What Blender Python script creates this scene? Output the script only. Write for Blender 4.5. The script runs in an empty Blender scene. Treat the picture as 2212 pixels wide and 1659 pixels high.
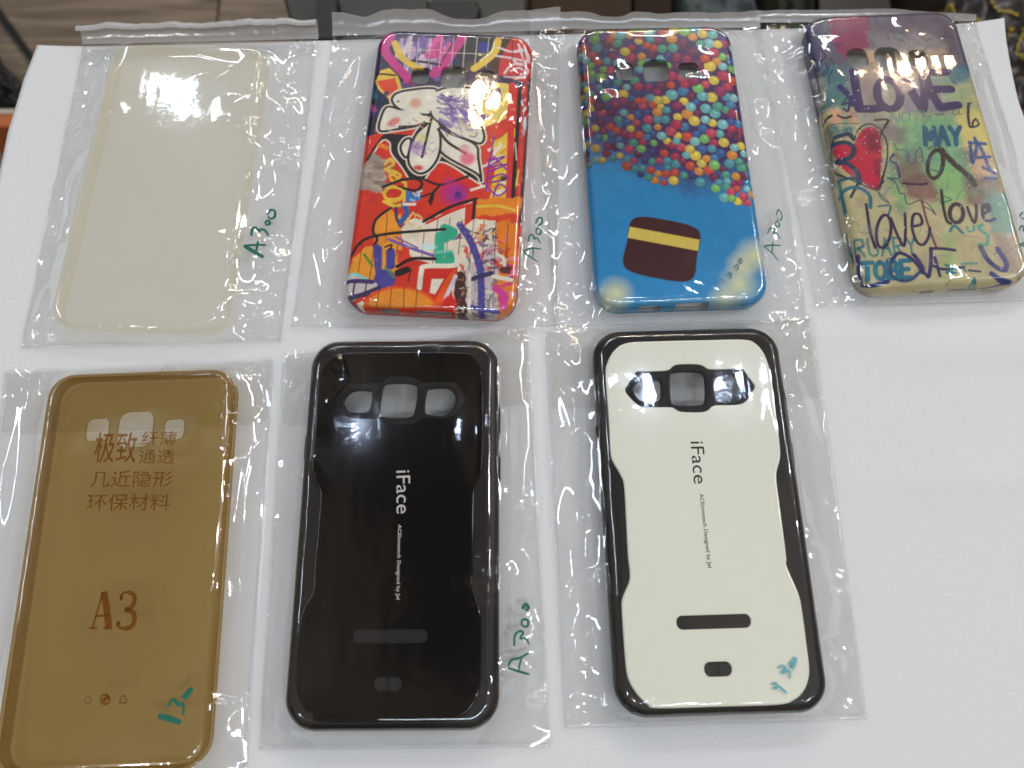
import bpy, math, random
import numpy as np
from mathutils import Vector, Matrix
random.seed(7); RNG = np.random.default_rng(7)
MM = 0.001

# ------------------------------------------------------------------ camera
scene = bpy.context.scene
CAM = np.array([-70.9, -105.8, 271.5])            # millimetres above the paper
FPX, CXP, CYP = 1597.1, 1106.0, 829.5             # focal length and centre, in px of a 2212 px wide picture
def _rot(a, b, c):
    ca, sa, cb, sb, cc, sc = math.cos(a), math.sin(a), math.cos(b), math.sin(b), math.cos(c), math.sin(c)
    X = np.array([[1, 0, 0], [0, ca, -sa], [0, sa, ca]]); Y = np.array([[cb, 0, sb], [0, 1, 0], [-sb, 0, cb]])
    Z = np.array([[cc, -sc, 0], [sc, cc, 0], [0, 0, 1]])
    return Z @ Y @ X
CROT = _rot(math.radians(17.0), math.radians(-0.11), math.radians(-2.06))
cam_data = bpy.data.cameras.new('camera'); cam = bpy.data.objects.new('camera', cam_data)
scene.collection.objects.link(cam)
M4 = Matrix([list(CROT[i]) + [CAM[i] * MM] for i in range(3)] + [[0, 0, 0, 1]])
cam.matrix_world = M4
cam_data.sensor_width = 36.0; cam_data.lens = 36.0 * FPX / 2212.0
cam_data.clip_start = 0.01; cam_data.clip_end = 50.0
cam_data.dof.use_dof = True; cam_data.dof.focus_distance = 0.285; cam_data.dof.aperture_fstop = 9.5
scene.camera = cam

# ------------------------------------------------------------------ room light: dim surroundings mottled for reflections, ceiling lamps and added spots
world = bpy.data.worlds.new('World'); scene.world = world; world.use_nodes = True
wn = world.node_tree; wbg = wn.nodes['Background']
wtc = wn.nodes.new('ShaderNodeTexCoord'); wno = wn.nodes.new('ShaderNodeTexNoise'); wra = wn.nodes.new('ShaderNodeValToRGB')
wno.inputs['Scale'].default_value = 2.6; wno.inputs['Detail'].default_value = 3.0; wno.inputs['Distortion'].default_value = 0.6
wra.color_ramp.elements[0].position = 0.40; wra.color_ramp.elements[0].color = (0.10, 0.085, 0.08, 1)
wra.color_ramp.elements[1].position = 0.62; wra.color_ramp.elements[1].color = (1.0, 0.84, 0.62, 1)      # dim shop tones, mottled to put brown and dark reflections on the gloss
wn.links.new(wtc.outputs['Generated'], wno.inputs['Vector']); wn.links.new(wno.outputs['Fac'], wra.inputs[0]); wn.links.new(wra.outputs[0], wbg.inputs['Color'])
wbg.inputs['Strength'].default_value = 0.16

def lamp(name, loc, size, power, color, rot=None, shape='RECTANGLE', size_y=None):
    d = bpy.data.lights.new(name, 'AREA'); d.shape = shape; d.size = size; d.size_y = size_y or size
    d.energy = power; d.color = color
    o = bpy.data.objects.new(name, d); scene.collection.objects.link(o); o.location = loc
    v = Vector((0, 0, 0)) - Vector(loc)
    o.rotation_euler = v.to_track_quat('-Z', 'Y').to_euler() if rot is None else rot
    return o
COOL, WARM, NEUT = (0.80, 0.89, 1.0), (1.0, 0.74, 0.50), (1.0, 0.99, 0.97)
BLUE = (0.62, 0.74, 1.0)
DOWNLIGHTS = [((0.343, 0.56, 2.05), .06, 0.9, BLUE), ((0.723, 0.578, 2.05), .06, 0.8, BLUE), ((-1.25, 1.79, 2.05), .14, 0.8, COOL), ((-0.114, 1.70, 2.05), .08, 1.1, WARM), ((1.54, 1.84, 2.05), .12, 1.8, WARM), ((-0.566, 0.483, 2.05), .05, 0.45, BLUE),
              ((1.75, 0.20, 2.0), .08, 7.0, NEUT), ((0.9, -0.75, 2.1), .06, 5.0, NEUT), ((-1.2, -0.9, 2.1), .06, 4.0, NEUT)]  # spots added outside the mirrored view to make the film folds glint
for lc, sz, pw, cl in DOWNLIGHTS: lamp('ceiling_and_glint_lamp', lc, sz, pw, cl, shape='DISK')
TUBES = [((-0.7, 2.55, 2.1), 12, COOL), ((0.9, 2.6, 2.1), 12, NEUT), ((2.2, 0.9, 2.0), 14, NEUT), ((-2.2, 0.5, 2.0), 10, COOL), ((0.1, -1.0, 2.1), 10, COOL), ((0.4, 3.6, 2.1), 12, WARM)]
for lc, pw, cl in TUBES: lamp('tube_lamp', lc, 1.2, pw, cl, size_y=0.035)

scene.view_settings.view_transform = 'Standard'; scene.view_settings.look = 'None'
scene.view_settings.exposure = 0.14; scene.view_settings.gamma = 1.0
scene.cycles.use_denoising = True
scene.cycles.max_bounces = 16; scene.cycles.transparent_max_bounces = 40
scene.cycles.glossy_bounces = 4; scene.cycles.caustics_reflective = False; scene.cycles.caustics_refractive = False
scene.cycles.sample_clamp_indirect = 4.0

# ------------------------------------------------------------------ pixel -> place helpers
def px(pts, z):
    """points of the 2212 px wide picture -> points (mm) on the level z (mm)"""
    p = np.atleast_2d(np.array(pts, float))
    d = np.c_[(p[:, 0] - CXP) / FPX, -(p[:, 1] - CYP) / FPX, -np.ones(len(p))] @ CROT.T
    t = (z - CAM[2]) / d[:, 2]
    return CAM + d * t[:, None]
K = 2212 / 2560
FR = {'Z1': (0, 0, 900), 'Z2': (800, 0, 900), 'Z4': (0, 350, 760), 'Z5': (800, 60, 600), 'Z6': (800, 430, 600), 'Z7': (1380, 40, 620),
      'Z8': (1380, 420, 620), 'R1': (1960, 0, 600), 'R2': (1960, 350, 600), 'R3': (0, 850, 720), 'R4': (0, 1380, 720), 'R5': (680, 800, 720),
      'R6': (680, 1380, 720), 'R7': (1340, 780, 840), 'R8': (1340, 1290, 840), 'BG': (2240, 0, 320 * 2212 / 1327), 'P': (0, 0, 2560)}
def fr(frame, pts):
    x0, y0, w = FR[frame]; p = np.atleast_2d(np.array(pts, float))
    return (p * (w / 2212) + [x0, y0]) * K
def smooth_line(pts, n=8, closed=False):
    p = np.array(pts, float)
    if len(p) < 3: return p
    q = np.vstack([p[-1], p, p[0], p[1]]) if closed else np.vstack([2 * p[0] - p[1], p, 2 * p[-1] - p[-2]])
    out = []
    for i in range(len(q) - 3):
        a, b, c, d = q[i:i + 4]
        t = np.linspace(0, 1, n, endpoint=False)[:, None]
        out.append(0.5 * (2 * b + (c - a) * t + (2 * a - 5 * b + 4 * c - d) * t ** 2 + (3 * b - a - 3 * c + d) * t ** 3))
    out = np.vstack(out)
    return out if closed else np.vstack([out, p[-1]])
def lin(c):
    c = np.array(c, float) / 255
    return np.where(c <= 0.04045, c / 12.92, ((c + 0.055) / 1.055) ** 2.4)
def resample(pts, step):
    p = np.array(pts, float); s = np.r_[0, np.cumsum(np.hypot(*np.diff(p[:, :2], axis=0).T))]
    n = max(2, int(s[-1] / step) + 1); t = np.linspace(0, s[-1], n)
    return np.stack([np.interp(t, s, p[:, k]) for k in range(p.shape[1])], 1)

# ------------------------------------------------------------------ object helpers
def link(o, parent=None):
    scene.collection.objects.link(o)
    if parent is not None: o.parent = parent
    return o
def tag(o, label=None, cat=None, group=None, kind=None):
    for k, v in (('label', label), ('category', cat), ('group', group), ('kind', kind)):
        if v: o[k] = v
    return o
def empty(name, loc=(0, 0, 0), rz=0.0):
    o = bpy.data.objects.new(name, None); o.location = loc; o.rotation_euler = (0, 0, rz); o.empty_display_size = 0.01
    return link(o)
def mk(name, V, F, mat, parent=None, smooth=True, col=None):
    """V in mm; F a list of int arrays (m x 3 or m x 4)"""
    me = bpy.data.meshes.new(name); V = np.asarray(V, np.float32) * MM
    F = [np.asarray(f, np.int32) for f in (F if isinstance(F, list) else [F]) if len(f)]
    idx = np.concatenate([f.ravel() for f in F]); tot = np.concatenate([np.full(len(f), f.shape[1], np.int32) for f in F])
    me.vertices.add(len(V)); me.vertices.foreach_set('co', V.ravel())
    me.loops.add(len(idx)); me.loops.foreach_set('vertex_index', idx)
    me.polygons.add(len(tot)); me.polygons.foreach_set('loop_start', np.r_[0, np.cumsum(tot)[:-1]].astype(np.int32))
    me.update(calc_edges=True)
    me.polygons.foreach_set('use_smooth', np.full(len(tot), smooth))
    if col is not None:
        a = me.color_attributes.new('print', 'FLOAT_COLOR', 'POINT')
        a.data.foreach_set('color', np.c_[col, np.ones(len(col))].astype(np.float32).ravel())
    if mat: me.materials.append(mat)
    me.validate()
    return link(bpy.data.objects.new(name, me), parent)
def merge(parts):
    V, F, n = [], [], 0
    for v, fs in parts:
        V.append(v)
        for f in (fs if isinstance(fs, list) else [fs]):
            F.append(np.asarray(f) + n)
        n += len(v)
    return np.vstack(V), F
def strip(rows, closed):
    """rows: list of (n,3) loops -> quads; first row inner/top"""
    n = len(rows[0]); V = np.vstack(rows); i = np.arange(n if closed else n - 1); j = (i + 1) % n
    F = [np.stack([r * n + i, (r + 1) * n + i, (r + 1) * n + j, r * n + j], 1) for r in range(len(rows) - 1)]
    return V, np.vstack(F)
def prism(poly, zt, zb, bevel=0.0):
    """closed upright prism from a polygon (mm, counter-clockwise)"""
    p = np.asarray(poly, float)[:, :2]; n = len(p)
    if 0.5 * np.sum(p[:, 0] * np.roll(p[:, 1], -1) - p[:, 1] * np.roll(p[:, 0], -1)) < 0: p = p[::-1]
    c = p.mean(0); rows = []
    if bevel:
        d = p - c; q = c + d * (1 - bevel / np.maximum(np.hypot(*d.T), 1e-6))[:, None]
        rows.append(np.c_[q, np.full(n, zt)]); rows.append(np.c_[p, np.full(n, zt - bevel)])
    else: rows.append(np.c_[p, np.full(n, zt)])
    rows.append(np.c_[p, np.full(n, zb)])
    V, F = strip(rows, True); k = len(V)
    V = np.vstack([V, np.r_[rows[0].mean(0)], np.r_[rows[-1].mean(0)]]); i = np.arange(n); j = (i + 1) % n
    return V, [F, np.stack([np.full(n, k), i, j], 1), np.stack([np.full(n, k + 1), (len(rows) - 1) * n + j, (len(rows) - 1) * n + i], 1)]
def ribbon(pts, w, z, taper=True):
    """flat ink stroke: pts (mm xy), width mm, z function"""
    p = resample(pts, 0.7); d = np.gradient(p[:, :2], axis=0); d /= np.maximum(np.hypot(*d.T), 1e-9)[:, None]
    nrm = np.c_[-d[:, 1], d[:, 0]]; t = np.linspace(0, 1, len(p))
    ww = w * (0.55 + 0.45 * np.sin(np.pi * np.clip(t * 0.9 + 0.08, 0, 1)) ** 0.5 if taper else np.ones(len(p)))
    a = p[:, :2] + nrm * ww[:, None] / 2; b = p[:, :2] - nrm * ww[:, None] / 2; c = p[:, :2]
    return strip([np.c_[q, z(q)] for q in (a, c, b)], False)

# ------------------------------------------------------------------ signed distances (positive inside)
def sd_rr(P, cx, cy, hw, hh, r):
    q = np.abs(P - [cx, cy]) - [hw - r, hh - r]
    return -(np.hypot(*np.maximum(q, 0).T) + np.minimum(np.maximum(q[:, 0], q[:, 1]), 0) - r)
def sd_poly(P, poly):
    out = np.empty(len(P)); A = poly; B = np.roll(poly, -1, 0); e = B - A; L = np.maximum((e ** 2).sum(1), 1e-12)
    for s in range(0, len(P), 6000):
        p = P[s:s + 6000, None, :]; w = p - A
        t = np.clip((w * e).sum(2) / L, 0, 1); dist = np.sqrt((((w - e * t[..., None]) ** 2).sum(2)).min(1))
        c = (A[:, 1] > p[..., 1]) != (B[:, 1] > p[..., 1])
        xi = A[:, 0] + (p[..., 1] - A[:, 1]) * e[:, 0] / np.where(e[:, 1] == 0, 1e-12, e[:, 1])
        inside = ((c & (p[..., 0] < xi)).sum(1) % 2) == 1
        out[s:s + 6000] = np.where(inside, dist, -dist)
    return out
def rr_loop(cx, cy, hw, hh, r, n=30):
    pts, nr = [], []
    for k, (sx, sy) in enumerate(((1, 1), (-1, 1), (-1, -1), (1, -1))):
        for t in np.linspace(0, np.pi / 2, n):
            a = t + k * np.pi / 2
            pts.append((cx + sx * (hw - r) + r * math.cos(a), cy + sy * (hh - r) + r * math.sin(a))); nr.append((math.cos(a), math.sin(a)))
    pts, nr = np.array(pts), np.array(nr)
    P, N = [], []                                   # add points along the straight sides
    for i in range(len(pts)):
        j = (i + 1) % len(pts); P.append(pts[i]); N.append(nr[i])
        L = np.hypot(*(pts[j] - pts[i])); m = int(L / 0.8)
        for t in np.linspace(0, 1, m + 1)[1:-1] if m > 1 else []:
            P.append(pts[i] * (1 - t) + pts[j] * t); N.append(nr[i])
    return np.array(P), np.array(N)
def grid_surface(phi, x0, x1, y0, y1, cell, zf):
    xs = np.arange(x0 - cell, x1 + cell * 1.5, cell); ys = np.arange(y0 - cell, y1 + cell * 1.5, cell)
    X, Y = np.meshgrid(xs, ys); P = np.c_[X.ravel(), Y.ravel()]; nx, ny = len(xs), len(ys)
    f = phi(P)
    cc = np.c_[((X[:-1, :-1] + X[1:, 1:]) / 2).ravel(), ((Y[:-1, :-1] + Y[1:, 1:]) / 2).ravel()]
    keep = phi(cc) > 0
    I = np.arange(nx * ny).reshape(ny, nx)
    Q = np.stack([I[:-1, :-1].ravel(), I[:-1, 1:].ravel(), I[1:, 1:].ravel(), I[1:, :-1].ravel()], 1)
    cnt = np.zeros(nx * ny, int); np.add.at(cnt, Q[keep].ravel(), 1)
    b = np.where((cnt > 0) & (cnt < 4))[0]
    for _ in range(2):
        e = 0.02; pb = P[b]; fb = phi(pb)
        gx = (phi(pb + [e, 0]) - fb) / e; gy = (phi(pb + [0, e]) - fb) / e; g2 = np.maximum(gx * gx + gy * gy, 0.25)
        P[b] = pb - np.c_[gx, gy] * (fb / g2)[:, None]
    used = np.where(cnt > 0)[0]; remap = np.full(nx * ny, -1); remap[used] = np.arange(len(used))
    P = P[used]
    return np.c_[P, zf(P)], remap[Q[keep]]
def loop_normals(p):
    d = np.roll(p, -1, 0) - np.roll(p, 1, 0); d /= np.maximum(np.hypot(*d.T), 1e-9)[:, None]
    n = np.c_[d[:, 1], -d[:, 0]]
    if 0.5 * np.sum(p[:, 0] * np.roll(p[:, 1], -1) - p[:, 1] * np.roll(p[:, 0], -1)) < 0: n = -n
    return n
def vnoise(shape, cells, rng, octaves=1):
    out = np.zeros(shape); amp, tot = 1.0, 0
    for o in range(octaves):
        c = (max(2, int(cells[0] * 2 ** o)), max(2, int(cells[1] * 2 ** o)))
        g = rng.standard_normal((c[0] + 3, c[1] + 3))
        y = np.linspace(0, c[0], shape[0]); x = np.linspace(0, c[1], shape[1]); yi = np.minimum(y.astype(int), c[0] - 1); xi = np.minimum(x.astype(int), c[1] - 1)
        fy = (y - yi)[:, None]; fx = (x - xi)[None]; fy = fy * fy * (3 - 2 * fy); fx = fx * fx * (3 - 2 * fx)
        a = g[yi][:, xi]; b = g[yi][:, xi + 1]; cc = g[yi + 1][:, xi]; d = g[yi + 1][:, xi + 1]
        out += amp * ((a * (1 - fx) + b * fx) * (1 - fy) + (cc * (1 - fx) + d * fx) * fy); tot += amp; amp *= 0.5
    return out / tot

# ------------------------------------------------------------------ materials
def mat(name):
    m = bpy.data.materials.new(name); m.use_nodes = True; nt = m.node_tree
    for n in list(nt.nodes): nt.nodes.remove(n)
    out = nt.nodes.new('ShaderNodeOutputMaterial')
    return m, nt, out
def N(nt, t, **kw):
    n = nt.nodes.new(t)
    for k, v in kw.items():
        if k.startswith('_'): setattr(n, k[1:], v)
        else: n.inputs[k.replace('__', ' ')].default_value = v
    return n
def L(nt, a, b): nt.links.new(a, b)
def solid(name, rgb, rough=0.5, spec=0.5, noise=0.06, scale=400.0, bump=0.0, bscale=900.0, coat=0.0):
    m, nt, out = mat(name); b = N(nt, 'ShaderNodeBsdfPrincipled', Roughness=rough)
    b.inputs['Specular IOR Level'].default_value = spec; b.inputs['Coat Weight'].default_value = coat; b.inputs['Coat Roughness'].default_value = 0.05
    tc = N(nt, 'ShaderNodeTexCoord'); tx = N(nt, 'ShaderNodeTexNoise', Scale=scale, Detail=4.0); L(nt, tc.outputs['Object'], tx.inputs['Vector'])
    mx = N(nt, 'ShaderNodeMix', _data_type='RGBA'); c = np.array(rgb)
    mx.inputs[6].default_value = (*np.clip(c * (1 - noise), 0, 1), 1); mx.inputs[7].default_value = (*np.clip(c * (1 + noise), 0, 1), 1)
    L(nt, tx.outputs['Fac'], mx.inputs[0]); L(nt, mx.outputs[2], b.inputs['Base Color'])
    if bump:
        t2 = N(nt, 'ShaderNodeTexNoise', Scale=bscale, Detail=3.0); L(nt, tc.outputs['Object'], t2.inputs['Vector'])
        bp = N(nt, 'ShaderNodeBump', Strength=bump, Distance=0.0004); L(nt, t2.outputs['Fac'], bp.inputs['Height']); L(nt, bp.outputs['Normal'], b.inputs['Normal'])
    L(nt, b.outputs[0], out.inputs[0]); return m
def print_mat(name, rough=0.3, glitter=False):
    m, nt, out = mat(name); b = N(nt, 'ShaderNodeBsdfPrincipled', Roughness=rough); b.inputs['Specular IOR Level'].default_value = 0.5
    a = N(nt, 'ShaderNodeAttribute', _attribute_name='print'); tc = N(nt, 'ShaderNodeTexCoord')
    n = N(nt, 'ShaderNodeTexNoise', Scale=1500.0, Detail=2.0); L(nt, tc.outputs['Object'], n.inputs['Vector'])
    mp = N(nt, 'ShaderNodeMapRange'); mp.inputs['To Min'].default_value = 0.9; mp.inputs['To Max'].default_value = 1.1; L(nt, n.outputs['Fac'], mp.inputs['Value'])
    mx = N(nt, 'ShaderNodeVectorMath', _operation='SCALE'); L(nt, a.outputs['Color'], mx.inputs[0]); L(nt, mp.outputs[0], mx.inputs['Scale'])
    L(nt, mx.outputs[0], b.inputs['Base Color'])
    L(nt, b.outputs[0], out.inputs[0]); return m
def schlick(nt, f0, gain=1.0):
    """share of light mirrored by a thin sheet, the same from either side"""
    geo = N(nt, 'ShaderNodeNewGeometry'); dp = N(nt, 'ShaderNodeVectorMath', _operation='DOT_PRODUCT'); L(nt, geo.outputs['Normal'], dp.inputs[0]); L(nt, geo.outputs['Incoming'], dp.inputs[1])
    ab = N(nt, 'ShaderNodeMath', _operation='ABSOLUTE'); L(nt, dp.outputs['Value'], ab.inputs[0])
    om = N(nt, 'ShaderNodeMath', _operation='SUBTRACT', _use_clamp=True); om.inputs[0].default_value = 1.0; L(nt, ab.outputs[0], om.inputs[1])
    pw = N(nt, 'ShaderNodeMath', _operation='POWER'); pw.inputs[1].default_value = 5.0; L(nt, om.outputs[0], pw.inputs[0])
    ma = N(nt, 'ShaderNodeMath', _operation='MULTIPLY_ADD', _use_clamp=True); ma.inputs[1].default_value = 0.75 * min(gain, 1.0); ma.inputs[2].default_value = f0 * gain; L(nt, pw.outputs[0], ma.inputs[0])
    return ma.outputs[0]
def film_mat(name, refl=1.7, rough=0.045, haze=0.03, tint=(0.985, 0.985, 0.985), bump=0.10, bscale=260.0, hazecol=(0.9, 0.9, 0.9)):
    """thin clear plastic: passes light straight on, mirrors a little of it, scatters a trace"""
    m, nt, out = mat(name); tc = N(nt, 'ShaderNodeTexCoord')
    n = N(nt, 'ShaderNodeTexNoise', Scale=bscale, Detail=3.0); n.inputs['Roughness'].default_value = 0.55; L(nt, tc.outputs['Object'], n.inputs['Vector'])
    bp = N(nt, 'ShaderNodeBump', Strength=bump, Distance=0.0006); L(nt, n.outputs['Fac'], bp.inputs['Height'])
    tr = N(nt, 'ShaderNodeBsdfTransparent', Color=(*tint, 1)); gl = N(nt, 'ShaderNodeBsdfGlossy', Roughness=rough, Color=(1, 1, 1, 1)); L(nt, bp.outputs[0], gl.inputs['Normal'])
    fz = schlick(nt, 0.04, refl)
    df = N(nt, 'ShaderNodeBsdfDiffuse', Color=(*hazecol, 1)); tl = N(nt, 'ShaderNodeBsdfTranslucent', Color=(*hazecol, 1))
    ad = N(nt, 'ShaderNodeMixShader', Fac=0.5); L(nt, df.outputs[0], ad.inputs[1]); L(nt, tl.outputs[0], ad.inputs[2])
    m1 = N(nt, 'ShaderNodeMixShader', Fac=haze); L(nt, tr.outputs[0], m1.inputs[1]); L(nt, ad.outputs[0], m1.inputs[2])
    m2 = N(nt, 'ShaderNodeMixShader'); L(nt, fz, m2.inputs[0]); L(nt, m1.outputs[0], m2.inputs[1]); L(nt, gl.outputs[0], m2.inputs[2])
    L(nt, m2.outputs[0], out.inputs[0]); return m
def gel_mat(name, tint, body, bodyfac, rough=0.12, gain=1.0):
    """soft see-through plastic: the wall absorbs more where it is crossed at a slant"""
    m, nt, out = mat(name); geo = N(nt, 'ShaderNodeNewGeometry')
    dp = N(nt, 'ShaderNodeVectorMath', _operation='DOT_PRODUCT'); L(nt, geo.outputs['Normal'], dp.inputs[0]); L(nt, geo.outputs['Incoming'], dp.inputs[1])
    ab = N(nt, 'ShaderNodeMath', _operation='ABSOLUTE'); L(nt, dp.outputs['Value'], ab.inputs[0])
    mxm = N(nt, 'ShaderNodeMath', _operation='MAXIMUM'); mxm.inputs[1].default_value = 0.45; L(nt, ab.outputs[0], mxm.inputs[0])
    inv = N(nt, 'ShaderNodeMath', _operation='DIVIDE'); inv.inputs[0].default_value = 1.0; L(nt, mxm.outputs[0], inv.inputs[1])
    cb = N(nt, 'ShaderNodeCombineColor')
    for k in range(3):
        pw = N(nt, 'ShaderNodeMath', _operation='POWER'); pw.inputs[0].default_value = tint[k]; L(nt, inv.outputs[0], pw.inputs[1]); L(nt, pw.outputs[0], cb.inputs[k])
    tr = N(nt, 'ShaderNodeBsdfTransparent'); L(nt, cb.outputs[0], tr.inputs[0])
    df = N(nt, 'ShaderNodeBsdfDiffuse', Color=(*body, 1)); tl = N(nt, 'ShaderNodeBsdfTranslucent', Color=(*body, 1)); md = N(nt, 'ShaderNodeMixShader', Fac=0.5)
    L(nt, df.outputs[0], md.inputs[1]); L(nt, tl.outputs[0], md.inputs[2])
    m1 = N(nt, 'ShaderNodeMixShader', Fac=bodyfac); L(nt, tr.outputs[0], m1.inputs[1]); L(nt, md.outputs[0], m1.inputs[2])
    gl = N(nt, 'ShaderNodeBsdfGlossy', Roughness=rough); fz = schlick(nt, 0.035, gain)
    m2 = N(nt, 'ShaderNodeMixShader'); L(nt, fz, m2.inputs[0]); L(nt, m1.outputs[0], m2.inputs[1]); L(nt, gl.outputs[0], m2.inputs[2])
    L(nt, m2.outputs[0], out.inputs[0]); return m

# ------------------------------------------------------------------ paper sheet, counter under it, floor below
FLOOR = -430.0
def paper_mat():
    m, nt, out = mat('white_paper'); b = N(nt, 'ShaderNodeBsdfPrincipled', Roughness=0.75); b.inputs['Specular IOR Level'].default_value = 0.25
    tc = N(nt, 'ShaderNodeTexCoord'); n = N(nt, 'ShaderNodeTexNoise', Scale=900.0, Detail=5.0); L(nt, tc.outputs['Object'], n.inputs['Vector'])
    r = N(nt, 'ShaderNodeValToRGB'); r.color_ramp.elements[0].color = (0.725, 0.73, 0.735, 1); r.color_ramp.elements[1].color = (0.765, 0.77, 0.775, 1)
    r.color_ramp.elements[0].position = 0.3; r.color_ramp.elements[1].position = 0.7
    L(nt, n.outputs['Fac'], r.inputs[0]); L(nt, r.outputs[0], b.inputs['Base Color'])
    bp = N(nt, 'ShaderNodeBump', Strength=0.10, Distance=0.0002); L(nt, n.outputs['Fac'], bp.inputs['Height']); L(nt, bp.outputs[0], b.inputs['Normal'])
    L(nt, b.outputs[0], out.inputs[0]); return m
M_paper = paper_mat()
def build_paper():
    Lp = resample(px([(83, 100), (52, 172), (17, 285), (-4, 400), (-60, 720), (-140, 1200), (-215, 1800)], 0), 3)[:, :2]
    Rp = resample(px([(2162, 47), (2169, 95), (2196, 222), (2216, 285), (2310, 640), (2430, 1150), (2580, 1800)], 0), 3)[:, :2]
    nu, nv = 240, 190
    t = np.linspace(0, 1, nv); ip = lambda P: np.stack([np.interp(t, np.linspace(0, 1, len(P)), P[:, k]) for k in (0, 1)], 1)
    a, b = ip(Lp), ip(Rp); u = np.linspace(0, 1, nu)
    P = a[:, None] * (1 - u[None, :, None]) + b[:, None] * u[None, :, None]
    X, Y = P[..., 0], P[..., 1]
    # old fold lines across the sheet and a slight lift of its free edges
    fold = lambda y0, w, h, s=0.0: h * np.exp(-np.abs(Y - y0 - s * X) / w)
    Z = 0.35 * np.sin(X / 31 + 0.6) * np.sin(Y / 40) + fold(-8.5, 5, 0.9, 0.01) + fold(-66, 7, 0.7, 0.012) * np.clip((X - 40) / 20, 0, 1)
    Z = Z * 0.6 - 0.9 + np.clip((X - 72) / 30, 0, 1) * (1.9 * np.exp(-((Y + 15) / 8) ** 2) + 1.7 * np.exp(-np.abs(Y + 70 - 0.02 * X) / 11)) * (0.8 + 0.2 * np.sin(X / 25))
    edge = np.maximum(0, 1 - (1 - u) * 430 / 26)[None] ** 2 * 5.0 + np.maximum(0, 1 - u * 430 / 30)[None] ** 2 * 2.5
    Z = Z + edge * (0.7 + 0.3 * np.sin(Y / 23))
    I = np.arange(nu * nv).reshape(nv, nu)
    Q = np.stack([I[:-1, :-1].ravel(), I[1:, :-1].ravel(), I[1:, 1:].ravel(), I[:-1, 1:].ravel()], 1)
    top = np.c_[X.ravel(), Y.ravel(), Z.ravel()]; bot = top - [0, 0, 0.12]
    rim = np.r_[I[0, :], I[1:, -1], I[-1, -2::-1], I[-2:0:-1, 0]]; rn = np.roll(rim, -1); n = nu * nv
    side = np.stack([rim, rn, rn + n, rim + n], 1)
    o = mk('paper_sheet', np.vstack([top, bot]), [Q, Q[:, ::-1] + n, side], M_paper)
    tag(o, 'large white paper sheet spread under all the bagged phone cases', 'paper')
    return X, Y
PX, PY = build_paper()
M_counter = solid('counter_laminate', lin((70, 62, 55)), 0.5)
cq = px([(95, 108), (2150, 58), (2540, 1780), (-190, 1780)], -1.5)[:, :2]
c0 = cq.mean(0); cq = c0 + (cq - c0) * 0.975
V, F = prism(cq, -1.6, FLOOR, 1.0)
tag(mk('counter', V, F, M_counter, smooth=False), kind='structure')

def wood_mat():
    m, nt, out = mat('worn_wood_boards'); b = N(nt, 'ShaderNodeBsdfPrincipled', Roughness=0.55); b.inputs['Specular IOR Level'].default_value = 0.3
    tc = N(nt, 'ShaderNodeTexCoord'); mp = N(nt, 'ShaderNodeMapping'); mp.inputs['Scale'].default_value = (7.0, 75.0, 20.0); L(nt, tc.outputs['Object'], mp.inputs[0])
    oi = N(nt, 'ShaderNodeObjectInfo'); ad = N(nt, 'ShaderNodeVectorMath', _operation='ADD'); L(nt, mp.outputs[0], ad.inputs[0])
    sc = N(nt, 'ShaderNodeVectorMath', _operation='SCALE'); sc.inputs[0].default_value = (17, 31, 5); L(nt, oi.outputs['Random'], sc.inputs['Scale']); L(nt, sc.outputs[0], ad.inputs[1])
    n = N(nt, 'ShaderNodeTexNoise', Scale=1.0, Detail=6.0); n.inputs['Distortion'].default_value = 0.8; L(nt, ad.outputs[0], n.inputs['Vector'])
    r = N(nt, 'ShaderNodeValToRGB'); r.color_ramp.elements[0].color = (*lin((98, 85, 71)), 1); r.color_ramp.elements[1].color = (*lin((146, 129, 110)), 1)
    r.color_ramp.elements[0].position = 0.3; r.color_ramp.elements[1].position = 0.68
    L(nt, n.outputs['Fac'], r.inputs[0]); L(nt, r.outputs[0], b.inputs['Base Color']); L(nt, b.outputs[0], out.inputs[0]); return m
M_wood = wood_mat()
fl = tag(mk('floor', [(-2500, -1500, FLOOR - 12), (2500, -1500, FLOOR - 12), (2500, 2500, FLOOR - 12), (-2500, 2500, FLOOR - 12)], [np.array([[0, 1, 2, 3]])], solid('floor_base', (0.02, 0.018, 0.016), 0.8)), kind='structure')
bw, bl = 150.0, 900.0
for r in range(-1, 9):
    for c in range(-2, 3):
        x0 = c * bl + (r % 3) * 310 - 700; y0 = r * bw - 130
        V, F = prism([(x0 + 1.5, y0 + 1.2), (x0 + bl - 1.5, y0 + 1.2), (x0 + bl - 1.5, y0 + bw - 1.2), (x0 + 1.5, y0 + bw - 1.2)], FLOOR - 1 + (r * 7 + c * 3) % 4 * 0.2, FLOOR - 11.5)
        mk('floorboard', V, F, M_wood, fl, smooth=False)

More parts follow.
